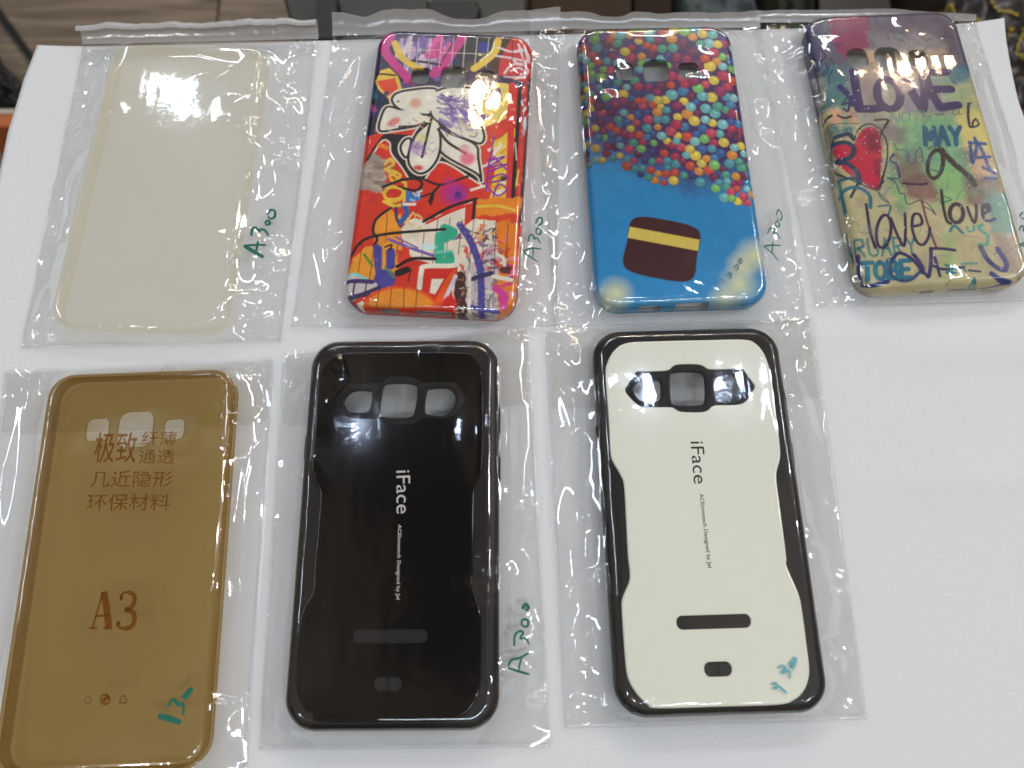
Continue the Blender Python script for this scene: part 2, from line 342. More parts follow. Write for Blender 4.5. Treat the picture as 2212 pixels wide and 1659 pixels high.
# ------------------------------------------------------------------ things on the floor behind and beside the counter
def P2(pts, z): return px(pts, z)[:, :2]
M_dgrey = solid('dark_grey_plastic', lin((52, 52, 47)), 0.45, 0.4, 0.1, 60)
M_black = solid('black_plastic', lin((16, 16, 17)), 0.5)
M_brown = solid('brown_card', lin((62, 48, 36)), 0.75, 0.2, 0.18, 30)
M_dbrown = solid('dark_brown_card', lin((46, 33, 24)), 0.75, 0.2, 0.18, 30)
M_bluegrey = solid('blue_grey_cloth', lin((84, 92, 92)), 0.7, 0.3, 0.25, 25)
M_green = solid('dark_green_cloth', lin((44, 47, 36)), 0.8, 0.2, 0.2, 25)
M_gold = solid('gold_print', lin((168, 148, 52)), 0.4, 0.5, 0.25, 60)
M_dark = solid('black_brown_foil', lin((30, 22, 19)), 0.35, 0.5, 0.3, 30)
M_pink = solid('pink_cloth', lin((205, 110, 110)), 0.8, 0.2, 0.15, 80)
M_orange = solid('orange_card', lin((190, 105, 60)), 0.6)
M_cream = solid('cream_card', lin((190, 180, 165)), 0.6)

def floor_box(name, quad, zt, m, label, cat, group=None):
    q = P2(quad, zt); c = q.mean(0)
    o = empty(name, (c[0] * MM, c[1] * MM, (FLOOR) * MM))
    V, F = prism(np.array(q) - c, zt - FLOOR, 0.0, 3.0)
    mk('body', V, F, m, o, smooth=False)
    tag(o, label, cat, group); return o, c
o, c = floor_box('storage_case', [(575, -130), (648, 120), (1141, 120), (1136, -130)], FLOOR + 150, M_dgrey, 'dark grey storage case with black clips behind the paper', 'case')
z = FLOOR + 150
for q, zz in (([(690, 16), (736, 16), (738, 110), (692, 110)], 14), ([(924, 22), (1030, 21), (1040, 40), (1034, 62), (1010, 74), (945, 74), (926, 62)], 12)):
    V, F = prism(P2(q, z) - c, 150 + zz, 149, 2.0); mk('clip', V, F, M_black, o, smooth=False)
V, F = prism(P2([(915, -130), (921, -130), (934, 25), (928, 25)], z) - c, 151.5, 149); mk('seam', V, F, solid('seam_edge', lin((120, 118, 92)), 0.5), o, smooth=False)
o, c = floor_box('cardboard_box', [(1143, -130), (1144, 130), (1368, 130), (1362, -130)], FLOOR + 120, M_brown, 'brown cardboard box between dark grey case and blue-grey bag', 'box')
o, c = floor_box('carton_box', [(1366, -130), (1372, 130), (1450, 130), (1452, -130)], FLOOR + 100, M_dbrown, 'narrow dark brown carton touching the blue-grey bag', 'box')
def crumple(name, quad, zt, m, label, cat, amp=14, seed=1, cells=(5, 5), thick=60):
    r = np.random.default_rng(seed); q = P2(quad, zt); c = q.mean(0); n = 50
    o = empty(name, (c[0] * MM, c[1] * MM, FLOOR * MM))
    u = np.linspace(0, 1, n); U, W = np.meshgrid(u, u)
    P = (q[0] * ((1 - U) * (1 - W))[..., None] + q[1] * ((U) * (1 - W))[..., None] + q[2] * (U * W)[..., None] + q[3] * ((1 - U) * W)[..., None]) - c
    nz = np.abs(vnoise((n, n), cells, r, 3)); e = np.minimum.reduce([U, 1 - U, W, 1 - W]); e = np.clip(e * 7, 0, 1)
    P = P + vnoise((n, n), (6, 6), r, 2)[..., None] * 4
    Z = (zt - FLOOR) * (0.02 + 0.98 * e ** 0.35) + amp * nz * e
    I = np.arange(n * n).reshape(n, n); Q = np.stack([I[:-1, :-1].ravel(), I[:-1, 1:].ravel(), I[1:, 1:].ravel(), I[1:, :-1].ravel()], 1)
    if np.cross(P[0, 1] - P[0, 0], P[1, 0] - P[0, 0]) < 0: Q = Q[:, ::-1]
    mk('body', np.c_[P.reshape(-1, 2), Z.ravel()], [Q], m, o)
    tag(o, label, cat)
    def zf(p):
        from_ = np.c_[P.reshape(-1, 2)]; z = np.empty(len(p))
        for i, a in enumerate(p): z[i] = Z.ravel()[np.argmin(((from_ - a) ** 2).sum(1))]
        return z
    return o, c, zf
crumple('cloth_bag', [(1452, -140), (1446, 150), (1668, 150), (1640, -140)], FLOOR + 90, M_bluegrey, 'blue-grey crumpled cloth bag behind the balloon-print case', 'bag', 18, 3)
crumple('folded_cloth', [(1646, -140), (1662, 150), (1775, 150), (1762, -140)], FLOOR + 80, M_green, 'dark green folded cloth behind the bag of the love-print case', 'cloth', 12, 4)
floor_box('black_box', [(1762, -130), (1772, 130), (1975, 130), (1958, -130)], FLOOR + 60, M_dark, 'black-brown box between dark green cloth and gold-patterned bag', 'box')
o, c, zf = crumple('patterned_bag', [(1962, -140), (1985, 470), (2520, 470), (2440, -140)], FLOOR + 110, M_dark, 'shiny black plastic bag with gold key pattern right of the paper', 'bag', 16, 8, (7, 7))
for pl, w in (([(540, 40), (700, 130)], 46), ([(830, 150), (980, 195), (1130, 235), (1195, 270), (1165, 375)], 46), ([(980, -30), (1180, 40), (1340, 90)], 60), ([(1340, 395), (1275, 395), (1232, 545), (1345, 610)], 40),
              ([(230, 120), (300, -10)], 26), ([(395, 55), (560, 75)], 40), ([(1300, 300), (1345, 320)], 40), ([(1100, 330), (1150, 420)], 26)):
    q = P2(fr('BG', smooth_line(pl, 6)), FLOOR + 122) - c
    V, F = ribbon(resample(q, 3), w * 0.2084 * K * 0.27, lambda p: zf(p) + 1.5, False)
    mk('gold_stripe', V, F[:, ::-1], M_gold, o)
crumple('pink_cloth', [(2196, 212), (2190, 330), (2300, 360), (2300, 205)], -40 + 30, M_pink, 'pink cloth just showing at the right edge of the picture', 'cloth', 10, 11) if False else None
o, c, zf = crumple('pink_cloth', [(2204, 218), (2204, 330), (2330, 350), (2330, 210)], FLOOR + 140, M_pink, 'pink cloth just showing beside the right edge of the paper', 'cloth', 10, 11)
# left of the paper: a strap, a black pouch and a small orange carton
def strap(quad, zt):
    q = P2(quad, zt); c = q.mean(0); o = empty('black_strap', (c[0] * MM, c[1] * MM, FLOOR * MM)); V, F = prism(q - c, zt - FLOOR, 0, 1); mk('band', V, F, M_black, o, smooth=False)
    tag(o, 'thin black strap lying on the wooden boards left of the paper', 'strap')
strap([(-60, -38), (110, 196), (122, 190), (-48, -48)], FLOOR + 4)
crumple('black_pouch', [(-130, -20), (-130, 232), (34, 232), (120, 250)], FLOOR + 40, M_black, 'black pouch on the boards beside the upper left paper edge', 'pouch', 8, 5)
o, c = floor_box('orange_carton', [(-60, 246), (-60, 274), (70, 274), (70, 246)], FLOOR + 60, M_orange, 'orange and cream carton under the left paper edge', 'carton')
V, F = prism(P2([(-58, 236), (-58, 246), (68, 246), (68, 236)], FLOOR + 61) - c, 61.5, 20); mk('lid_edge', V, F, M_cream, o, smooth=False)

# ------------------------------------------------------------------ phone cases: places (mm) read off the photograph
CASES = {'A': (-206.04, 68.42, -4.16), 'B': (-92.18, 70.49, -5.39), 'C': (0.0, 70.0, 0.0), 'D': (102.09, 74.0, 1.53),
         'E': (-205.7, -83.6, 0.11), 'F': (-109.2, -74.38, -1.73), 'G': (-1.5, -73.63, -0.40)}
DIM = {k: (67.5, 132.0, 8.4, 9.5, 3.6) for k in 'ABCDE'}
DIM['A'] = (67.5, 132.0, 8.4, 8.0, 3.4); DIM['E'] = (69.2, 137.0, 8.4, 9.5, 3.4)
DIM['F'] = DIM['G'] = (70.6, 135.8, 9.8, 10.5, 4.2)           # width, length, height, corner, edge round
BASE = 0.45                                                   # lies on the back film
def loc(k, P):
    x, y, a = CASES[k]; a = math.radians(a); c, s = math.cos(a), math.sin(a); P = np.asarray(P)[:, :2] - [x, y]
    return np.c_[P[:, 0] * c + P[:, 1] * s, -P[:, 0] * s + P[:, 1] * c]
def glob(k, P):
    x, y, a = CASES[k]; a = math.radians(a); c, s = math.cos(a), math.sin(a); P = np.asarray(P)
    return np.c_[P[:, 0] * c - P[:, 1] * s + x, P[:, 0] * s + P[:, 1] * c + y]
def on_case(k, frame, pts, z=None):
    """picture points -> the case's own plane"""
    return loc(k, px(fr(frame, pts), BASE + (DIM[k][2] if z is None else z)))
def prof(d, H, r):
    t = np.clip(d / r, 0, 1); return H - r + r * np.sqrt(np.maximum(0, 1 - (1 - t) ** 2))
def case_empty(name, k, label, cat='phone case'):
    x, y, a = CASES[k]; o = empty(name, (x * MM, y * MM, BASE * MM), math.radians(a))
    return tag(o, label, cat, 'phone cases laid out on the paper')
def shell(k, holes, cell, slots=(), inset=0.0, zoff=0.0, hole_wall=1.3):
    """back of a case lying face down: flat back with round edges, walls, camera openings, port slots in the lower wall"""
    w, h, H, rc, r = DIM[k]; w, h, rc, r, H = w - 2 * inset, h - 2 * inset, rc - inset, max(r - inset, 0.8), H - inset
    d0 = 0.30 * r
    out = lambda P: sd_rr(P, 0, 0, w / 2, h / 2, rc)
    crown = lambda P: -0.5 * (np.abs(P[:, 0]) / (w / 2)) ** 3 - 0.35 * (np.abs(P[:, 1]) / (h / 2)) ** 6
    def phi(P):
        f = out(P) - d0
        for hp in holes: f = np.minimum(f, -(sd_rr(P, *hp) if len(hp) == 5 else sd_poly(P, hp)))
        return f
    zf = lambda P: prof(out(P), H, r) + crown(P) * np.clip(out(P) / r, 0, 1)
    g = grid_surface(phi, -w / 2, w / 2, -h / 2, h / 2, cell, zf)
    lp, ln = rr_loop(0, 0, w / 2, h / 2, rc)
    rows, uv, s = [], [], 0.0; prev = None
    seq = [(r * (1 - math.sin(a)), None) for a in np.linspace(math.asin(1 - 0.33), math.pi / 2, 8)] + [(0.0, zz) for zz in np.linspace(H - r, 0, 12)[1:]]
    for d, zz in seq:
        p = lp - ln * d; z = zf(lp - ln * max(d, 1e-4)) - 0.012 if zz is None else np.full(len(p), zz)
        if zz is not None: p = p - ln * 0.5 * (1 - zz / (H - r)) ** 2
        cur = np.array([d, z.mean()]); s += 0 if prev is None else np.hypot(*(cur - prev)); prev = cur
        rows.append(np.c_[p, z]); uv.append(lp - ln * seq[0][0] + ln * s)
    V, F = strip(rows, True); UV = np.vstack(uv)
    if slots:
        fc = V[F].mean(1); kill = np.zeros(len(F), bool)
        for x0, x1, z0, z1 in slots: kill |= (fc[:, 0] > x0) & (fc[:, 0] < x1) & (fc[:, 2] > z0) & (fc[:, 2] < z1) & (fc[:, 1] < -h / 2 + r + 1)
        F = F[~kill]
    parts = [g, (V, F)]; UVs = [g[0][:, :2], UV]
    for hp in holes:
        if len(hp) == 5: q, qn = rr_loop(*hp, n=10)
        else: q = hp; qn = loop_normals(q)
        z = zf(q); rws = [np.c_[q, z], np.c_[q - qn * 0.12, z - 0.2], np.c_[q - qn * 0.12, z - hole_wall]]
        v, f = strip(rws, True); parts.append((v, f[:, ::-1])); UVs.append(np.vstack([q, q, q]))
    V, F = merge(parts); V[:, 2] += zoff
    return V, F, np.vstack(UVs), zf
def hole_from_px(k, frame, x0, y0, x1, y1, rr=0.36):
    p = on_case(k, frame, [(x0, y0), (x1, y0), (x1, y1), (x0, y1)])
    c = p.mean(0); hw = (np.hypot(*(p[1] - p[0])) + np.hypot(*(p[2] - p[3]))) / 4; hh = (np.hypot(*(p[3] - p[0])) + np.hypot(*(p[2] - p[1]))) / 4
    return (c[0], c[1], hw, hh, rr * min(hw, hh) * 1.6)

# ------------------------------------------------------------------ print painter (colours become vertex colours of the case's back)
class Print:
    def __init__(s, k, gain=1.25, res=0.16):
        s.k, s.res, s.gain = k, res, gain; w, h = DIM[k][:2]; s.x0, s.y0 = -w / 2 - 10, -h / 2 - 10
        s.nx, s.ny = int((w + 20) / res), int((h + 20) / res); s.a = np.zeros((s.ny, s.nx, 3)); s.frame = None
        s.rng = np.random.default_rng(ord(k))
    def c(s, rgb): return np.clip(lin(rgb) * s.gain, 0, 0.9)
    def L(s, pts): return on_case(s.k, s.frame, pts) if s.frame else np.atleast_2d(np.array(pts, float))
    def sc(s):
        if not s.frame: return 1.0
        p = s.L([(1000, 800), (1100, 800)]); return np.hypot(*(p[1] - p[0])) / 100
    def box(s, lo, hi):
        i0 = max(0, int((lo[0] - s.x0) / s.res)); i1 = min(s.nx, int((hi[0] - s.x0) / s.res) + 2); j0 = max(0, int((lo[1] - s.y0) / s.res)); j1 = min(s.ny, int((hi[1] - s.y0) / s.res) + 2)
        if i1 <= i0 or j1 <= j0: return None
        X, Y = np.meshgrid(s.x0 + (np.arange(i0, i1) + .5) * s.res, s.y0 + (np.arange(j0, j1) + .5) * s.res)
        return (slice(j0, j1), slice(i0, i1)), np.c_[X.ravel(), Y.ravel()], X.shape
    def blend(s, sl, m, rgb, alpha=1.0):
        m = (m * alpha)[..., None]; s.a[sl] = s.a[sl] * (1 - m) + s.c(rgb) * m
    def fill(s, pts, rgb, alpha=1.0, soft=0.15, smooth=False, rough=0.0):
        p = s.L(pts)
        if smooth: p = smooth_line(p, 6, True)
        b = s.box(p.min(0) - soft - 1, p.max(0) + soft + 1)
        if b is None: return
        sl, P, sh = b; d = sd_poly(P, p)
        if rough: d = d + rough * vnoise(sh, (sh[0] * s.res / 2.5 + 2, sh[1] * s.res / 2.5 + 2), s.rng, 2).ravel()
        s.blend(sl, np.clip(d / soft * 0.5 + 0.5, 0, 1).reshape(sh), rgb, alpha)
    def line(s, pts, w, rgb, alpha=1.0, smooth=True, soft=0.12, dry=0.0, closed=False):
        p = s.L(pts); w = w * s.sc()
        if smooth and len(p) > 2: p = smooth_line(p, 6, closed)
        elif closed: p = np.vstack([p, p[:1]])
        b = s.box(p.min(0) - w, p.max(0) + w)
        if b is None: return
        sl, P, sh = b; A, e = p[:-1], np.diff(p, axis=0); Ls = np.maximum((e ** 2).sum(1), 1e-9); d = np.full(len(P), 1e9)
        for i in range(len(A)):
            q = P - A[i]; t = np.clip((q @ e[i]) / Ls[i], 0, 1); d = np.minimum(d, ((q - t[:, None] * e[i]) ** 2).sum(1))
        m = np.clip((w / 2 - np.sqrt(d)) / soft * 0.5 + 0.5, 0, 1).reshape(sh)
        if dry: m = m * np.clip(1.1 + dry * vnoise(sh, (sh[0] * s.res / 0.7 + 2, sh[1] * s.res / 0.7 + 2), s.rng, 2), 0, 1)
        s.blend(sl, m, rgb, alpha)
    def blob(s, c, r, rgb, alpha=1.0, soft=0.5, ry=None, rot=0.0):
        p = s.L([c])[0]; r = r * s.sc(); ry = r if ry is None else ry * s.sc(); m = max(r, ry) * 1.3 + 0.3
        b = s.box(p - m, p + m)
        if b is None: return
        sl, P, sh = b; q = P - p; a = math.radians(rot); q = np.c_[q[:, 0] * math.cos(a) + q[:, 1] * math.sin(a), -q[:, 0] * math.sin(a) + q[:, 1] * math.cos(a)]
        d = (1 - np.hypot(q[:, 0] / r, q[:, 1] / ry)) * min(r, ry)
        s.blend(sl, np.clip(d / (soft * min(r, ry)) + (0.5 if soft < 0.3 else 0.0), 0, 1).reshape(sh), rgb, alpha)
    def scribble(s, box, n, w, cols, alpha=1.0, length=60, ang=None, dry=0.0):
        x0, y0, x1, y1 = box
        for _ in range(n):
            x, y = s.rng.uniform(x0, x1), s.rng.uniform(y0, y1); a = s.rng.uniform(0, 6.28) if ang is None else math.radians(ang) + s.rng.normal(0, 0.25)
            l = length * s.rng.uniform(0.5, 1.3); b = a + s.rng.normal(0, 0.6)
            pts = [(x, y), (x + l * .5 * math.cos(a), y + l * .5 * math.sin(a)), (x + l * (.5 * math.cos(a) + .5 * math.cos(b)), y + l * (.5 * math.sin(a) + .5 * math.sin(b)))]
            s.line(pts, w * s.rng.uniform(0.6, 1.3), cols[s.rng.integers(len(cols))], alpha, dry=dry)
    def wash(s, amp=0.12, cells=(40, 20)):
        n = vnoise((s.ny, s.nx), cells, s.rng, 4); s.a *= np.clip(1 + amp * n, 0.5, 1.5)[..., None]
    def sample(s, P):
        i = np.clip(((P[:, 0] - s.x0) / s.res - .5), 0, s.nx - 1.001); j = np.clip(((P[:, 1] - s.y0) / s.res - .5), 0, s.ny - 1.001)
        i0, j0 = i.astype(int), j.astype(int); fx, fy = (i - i0)[:, None], (j - j0)[:, None]; a = s.a
        return np.clip(a[j0, i0] * (1 - fx) * (1 - fy) + a[j0, i0 + 1] * fx * (1 - fy) + a[j0 + 1, i0] * (1 - fx) * fy + a[j0 + 1, i0 + 1] * fx * fy, 0, 1)

GLY = {'A': [[(0, 0), (.5, 1), (1, 0)], [(.2, .4), (.8, .4)]], 'B': [[(0, 0), (0, 1), (.7, .95), (.75, .6), (0, .52), (.85, .4), (.8, .05), (0, 0)]],
       'E': [[(.9, 1), (0, 1), (0, 0), (.9, 0)], [(0, .5), (.7, .5)]], 'L': [[(0, 1), (0, 0), (.8, 0)]], 'M': [[(0, 0), (.05, 1), (.5, .3), (.95, 1), (1, 0)]],
       'O': [[(.5, 1), (.05, .75), (.05, .25), (.5, 0), (.95, .25), (.95, .75), (.5, 1)]], 'R': [[(0, 0), (0, 1), (.8, .95), (.8, .55), (0, .5)], [(.3, .5), (.9, 0)]],
       'T': [[(0, 1), (1, 1)], [(.5, 1), (.5, 0)]], 'U': [[(0, 1), (.05, .2), (.5, 0), (.95, .2), (1, 1)]], 'V': [[(0, 1), (.5, 0), (1, 1)]],
       'Y': [[(0, 1), (.5, .5), (1, 1)], [(.5, .5), (.5, 0)]], 'C': [[(.95, .8), (.5, 1), (.05, .75), (.05, .25), (.5, 0), (.95, .2)]], 'H': [[(0, 0), (0, 1)], [(1, 0), (1, 1)], [(0, .5), (1, .5)]],
       'N': [[(0, 0), (0, 1), (1, 0), (1, 1)]]}
def letters(p, txt, org, adv, up, w, rgb, alpha=1.0, width=0.72, smooth=False):
    """stroke letters on the print: origin, advance per letter and up vector in picture px"""
    org, adv, up = np.array(org, float), np.array(adv, float), np.array(up, float)
    for i, ch in enumerate(txt):
        for st in GLY.get(ch, []):
            q = np.array(st); pts = org + adv * i + q[:, :1] * adv * width + q[:, 1:] * up
            p.line(pts, w, rgb, alpha, smooth=smooth or ch in 'OUCB')

# ---- case B: street-art print
def paint_graffiti():
    p = Print('B', 1.2); BK = (38, 30, 32); WH = (226, 215, 195); RD = (205, 52, 34); YL = (230, 185, 60); MG = (196, 48, 130); OR = (228, 128, 36); IN = (72, 66, 140); PU = (110, 84, 156)
    p.a[:] = p.c(RD); p.frame = 'Z5'
    p.fill([(300, 0), (2100, 0), (2100, 560), (480, 640)], (50, 42, 74))
    p.scribble((700, 110, 1200, 400), 60, 60, [(196, 168, 198), (120, 90, 160), (222, 200, 205), (70, 55, 110)], 0.8, 120, 100, 0.4)
    p.scribble((950, 100, 1200, 300), 10, 70, [MG, (214, 80, 150)], 0.9, 120, 80)
    p.fill([(1330, 120), (1590, 120), (1560, 420), (1180, 420)], (30, 38, 42)); p.blob((1510, 210), 75, (40, 52, 160), 0.9); p.blob((1240, 330), 60, (36, 40, 110), 0.8)
    p.fill([(1630, 130), (1780, 130), (1760, 470), (1560, 430)], (62, 46, 34)); p.fill([(1770, 120), (2050, 120), (2010, 560), (1640, 470), (1660, 320)], (198, 46, 52))
    p.line([(640, 110), (585, 235), (680, 370), (790, 490), (840, 550)], 105, MG); p.line([(560, 160), (545, 260), (640, 390), (760, 520)], 26, BK); p.line([(690, 170), (750, 300), (850, 375), (920, 410)], 66, YL)
    p.line([(1310, 130), (1160, 340), (1050, 460)], 92, MG); p.line([(1240, 150), (1130, 330)], 16, BK)
    p.line([(850, 335), (960, 350), (1110, 375)], 26, BK); p.line([(1640, 150), (1610, 255), (1510, 350), (1420, 410)], 70, YL); p.line([(1610, 160), (1580, 250), (1480, 335)], 18, (244, 224, 160))
    for x in (790, 900, 1010, 1110, 1222, 1330, 1438, 1545): p.line([(x + 12, 120), (x - 14, 400)], 7, (214, 204, 190), 0.85, dry=0.5)
    p.line([(690, 236), (1110, 238)], 6, WH, 0.7); p.line([(1110, 262), (1570, 275)], 7, WH, 0.7)
    for q in ([(1640, 210), (1760, 250), (1900, 240)], [(1620, 290), (1760, 310), (1860, 330)], [(1790, 250), (1870, 230), (1930, 300), (1850, 370), (1780, 330)], [(1700, 450), (1760, 380), (1850, 360), (1920, 420), (1850, 470)],
              [(1760, 430), (1840, 400), (1900, 460), (1810, 500)], [(1830, 180), (1880, 330)], [(1880, 200), (1930, 340)], [(1700, 480), (1880, 490)]): p.line(q, 24, (240, 205, 205), 0.9)
    p.line([(1775, 150), (1770, 400)], 10, BK, .8); p.line([(1880, 190), (1870, 470)], 8, BK, .7); p.line([(1640, 480), (1930, 470)], 10, BK, 0.8)
    p.fill([(700, 520), (860, 560), (1480, 560), (1640, 520), (1640, 640), (1050, 640), (760, 600)], (86, 62, 118)); p.line([(820, 540), (1020, 580)], 14, BK); p.line([(1450, 580), (1600, 575), (1670, 610)], 16, BK)
    p.fill([(505, 520), (560, 420), (640, 400), (720, 480), (755, 600), (640, 690), (545, 610)], YL); p.fill([(525, 520), (690, 495), (722, 590), (630, 660), (560, 590)], (216, 66, 32)); p.line([(470, 470), (560, 455), (690, 470)], 20, BK)
    p.fill([(380, 600), (540, 600), (660, 720), (600, 860), (540, 1000), (330, 1060)], (24, 30, 46)); p.scribble((430, 620, 600, 1000), 14, 44, [(22, 90, 118), (60, 40, 92), (150, 60, 120), (18, 50, 92)], 0.9, 90)
    p.fill([(1420, 580), (1620, 545), (1745, 560), (1735, 720), (1690, 870), (1500, 960), (1440, 780)], (228, 198, 98), smooth=True); p.fill([(1490, 620), (1660, 585), (1680, 700), (1580, 745), (1500, 700)], (90, 64, 122)); p.fill([(1440, 830), (1550, 830), (1550, 880), (1470, 890)], (96, 70, 128))
    p.line([(1650, 640), (1560, 640), (1545, 700), (1610, 715), (1650, 670), (1600, 680)], 18, (236, 206, 96)); p.line([(1670, 800), (1630, 840), (1660, 890), (1710, 850), (1670, 800)], 18, (236, 206, 96)); p.line([(1610, 910), (1680, 980), (1740, 880), (1745, 720)], 12, (236, 206, 96))
    p.fill([(1500, 960), (1780, 840), (1790, 1660), (1500, 1660)], (206, 60, 44)); p.fill([(1600, 1080), (1790, 960), (1780, 1230), (1640, 1400), (1790, 1330), (1770, 1600), (1560, 1640), (1620, 1300)], (226, 186, 52), rough=0.6)
    p.scribble((1480, 1020, 1760, 1600), 30, 34, [(232, 130, 40), WH, (205, 50, 40), YL], 0.85, 110, -40)
    p.line([(1770, 560), (1740, 1700)], 60, (206, 48, 52)); p.line([(1845, 560), (1825, 900), (1790, 1400), (1775, 1750)], 38, BK); p.line([(1885, 560), (1870, 900), (1835, 1500), (1820, 1750)], 40, (196, 44, 44)); p.scribble((1860, 560, 1900, 1000), 10, 20, [(210, 225, 230), (110, 60, 110)], .9, 80, 95)
    p.line([(1960, 500), (1945, 900), (1905, 1400), (1870, 1800)], 75, (26, 26, 36)); p.line([(1830, 1340), (1810, 1480)], 16, YL); p.line([(1800, 1090), (1812, 1250)], 9, (240, 215, 190))
    # white leaves with black outlines
    p.fill([(590, 1005), (820, 1020), (770, 1070), (735, 1160), (800, 1230), (830, 1330), (900, 1400), (1000, 1360), (1080, 1240), (1110, 1150), (1480, 1390), (1530, 1510), (1430, 1440), (1120, 1265), (960, 1430), (820, 1430), (740, 1300), (650, 1180), (640, 1080), (560, 1075), (460, 1250), (410, 1340), (420, 1240), (500, 1120)], BK)
    p.line([(410, 1340), (560, 1085), (640, 1090), (655, 1190), (745, 1310), (815, 1420)], 14, WH); p.line([(960, 1440), (1118, 1272), (1430, 1450), (1520, 1500)], 16, WH)
    p.fill([(440, 1340), (560, 1100), (630, 1110), (640, 1190), (730, 1320), (800, 1430), (560, 1500), (400, 1480)], (206, 52, 34)); p.line([(545, 1110), (620, 1140)], 40, OR)
    pets = [[(620, 760), (560, 860), (550, 980), (700, 970), (900, 935), (1010, 860), (900, 800), (760, 790)], [(1070, 600), (820, 608), (690, 645), (665, 715), (745, 790), (880, 822), (1010, 832), (1060, 760)],
            [(1090, 960), (1115, 1180), (1440, 1375), (1485, 1440), (1460, 1250), (1430, 1110), (1200, 1010)], [(745, 1120), (790, 1060), (840, 1070), (805, 1225), (755, 1190)],
            [(1020, 800), (1090, 610), (1380, 590), (1425, 770), (1510, 1010), (1490, 1095), (1410, 1085), (1200, 995), (1070, 890)], [(985, 905), (880, 1020), (820, 1180), (825, 1300), (905, 1375), (1000, 1350), (1085, 1235), (1112, 1080), (1080, 930)]]
    for q in pets: p.line(q, 52, (220, 208, 190), closed=True)
    for q in pets: p.fill(q, (228, 218, 200), smooth=True); p.line(q, 24, BK, closed=True)
    p.fill([(900, 640), (1100, 620), (1100, 800), (900, 800)], (228, 218, 200)); p.fill([(960, 860), (1080, 850), (1100, 980), (980, 960)], (228, 218, 200)); p.fill([(640, 790), (900, 800), (980, 880), (700, 940)], (228, 218, 200))
    p.scribble((1080, 640, 1330, 900), 60, 20, [PU, (126, 100, 168), (90, 66, 140)], 0.8, 130, 20, 0.5); p.scribble((1200, 850, 1400, 1010), 18, 18, [(140, 116, 176), (206, 190, 120)], 0.6, 90, 25, 0.5)
    p.line([(1030, 860), (985, 1040), (940, 1225)], 26, BK); p.line([(730, 945), (860, 940), (990, 915), (900, 1000), (850, 1090)], 22, BK); p.line([(1090, 970), (1180, 1090), (1340, 1190)], 28, BK); p.line([(1020, 830), (1060, 880), (1200, 990)], 20, BK)
    p.blob((880, 730), 70, (226, 140, 110), 0.7); p.blob((680, 900), 90, (216, 70, 70), 0.75, ry=50, rot=40); p.blob((890, 1140), 90, (150, 100, 170), 0.6); p.blob((905, 1325), 60, (196, 40, 56), 0.9, ry=36); p.blob((1360, 1240), 90, (226, 60, 110), 0.8); p.blob((1330, 1150), 60, (228, 130, 150), 0.6); p.blob((930, 1050), 60, (226, 206, 120), 0.6)
    p.scribble((560, 800, 1000, 1000), 14, 14, [PU, (226, 150, 150), (230, 200, 130)], 0.5, 70, 30); p.scribble((840, 1080, 1060, 1250), 12, 14, [(150, 90, 170), (110, 70, 150)], 0.6, 60)
    p.blob((720, 712), 16, BK, 0.9); p.line([(1380, 1030), (1430, 1040), (1450, 1000)], 12, (120, 110, 110))
    p.fill([(980, 1430), (1115, 1280), (1420, 1450), (1480, 1560), (1150, 1560)], (214, 44, 34)); p.fill([(360, 1310), (500, 1180), (560, 1250), (590, 1360), (610, 1490), (520, 1550), (360, 1490)], (160, 142, 128), rough=0.8); p.scribble((400, 1250, 590, 1500), 25, 26, [(190, 176, 160), (120, 106, 98)], .6, 90, 0)
    for q in ([(600, 1290), (650, 1240), (680, 1290), (620, 1330), (700, 1360)], [(640, 1400), (700, 1370), (740, 1400), (680, 1450), (650, 1420)], [(590, 1570), (640, 1500), (760, 1520), (740, 1600), (620, 1610), (590, 1570)], [(600, 1330), (760, 1450), (790, 1480), (770, 1650)]): p.line(q, 24, YL)
    p.line([(580, 1500), (760, 1435), (900, 1430), (940, 1480), (880, 1535), (720, 1500)], 28, BK); p.line([(950, 1430), (1120, 1480), (1360, 1405)], 26, BK); p.line([(1110, 1480), (1040, 1560), (1010, 1640)], 26, BK)
    p.blob((1230, 1560), 150, (160, 36, 130), 0.65); p.blob((1270, 1590), 50, (90, 40, 120), 0.9); p.blob((1190, 1450), 60, (170, 40, 130), 0.5)
    for q in ([(1560, 1260), (1700, 1220), (1570, 1310), (1720, 1290), (1560, 1360)], [(1560, 1240), (1545, 1400), (1530, 1540)], [(1560, 1420), (1680, 1380), (1720, 1420), (1580, 1460)], [(1540, 1500), (1640, 1580), (1720, 1520), (1640, 1480), (1580, 1650)], [(1600, 1040), (1570, 1260)], [(1600, 1220), (1720, 1340)]): p.line(q, 18, (126, 44, 146))
    p.fill([(1380, 1520), (1520, 1480), (1520, 1500), (1390, 1545)], WH); p.blob((1690, 1420), 40, BK, .9)
    # lower half
    p.frame = 'Z6'
    p.blob((1270, 200), 120, (150, 44, 150), .6); p.blob((1270, 205), 40, (70, 40, 110)); p.fill([(790, 170), (940, 210), (920, 260), (790, 280)], (60, 110, 170)); p.scribble((800, 190, 920, 260), 6, 18, [WH, (150, 190, 220)], .8, 50)
    p.line([(580, 190), (660, 140), (760, 170), (740, 250), (640, 270), (580, 190)], 24, YL); p.line([(590, 270), (680, 310), (760, 300)], 34, YL)
    p.fill([(1410, 250), (1880, 220), (1840, 400), (1420, 420)], OR, rough=.5); p.line([(1440, 320), (1640, 310), (1800, 350)], 30, (232, 180, 60)); p.fill([(1430, 400), (1840, 380), (1830, 480), (1430, 440)], (206, 62, 34), rough=.5)
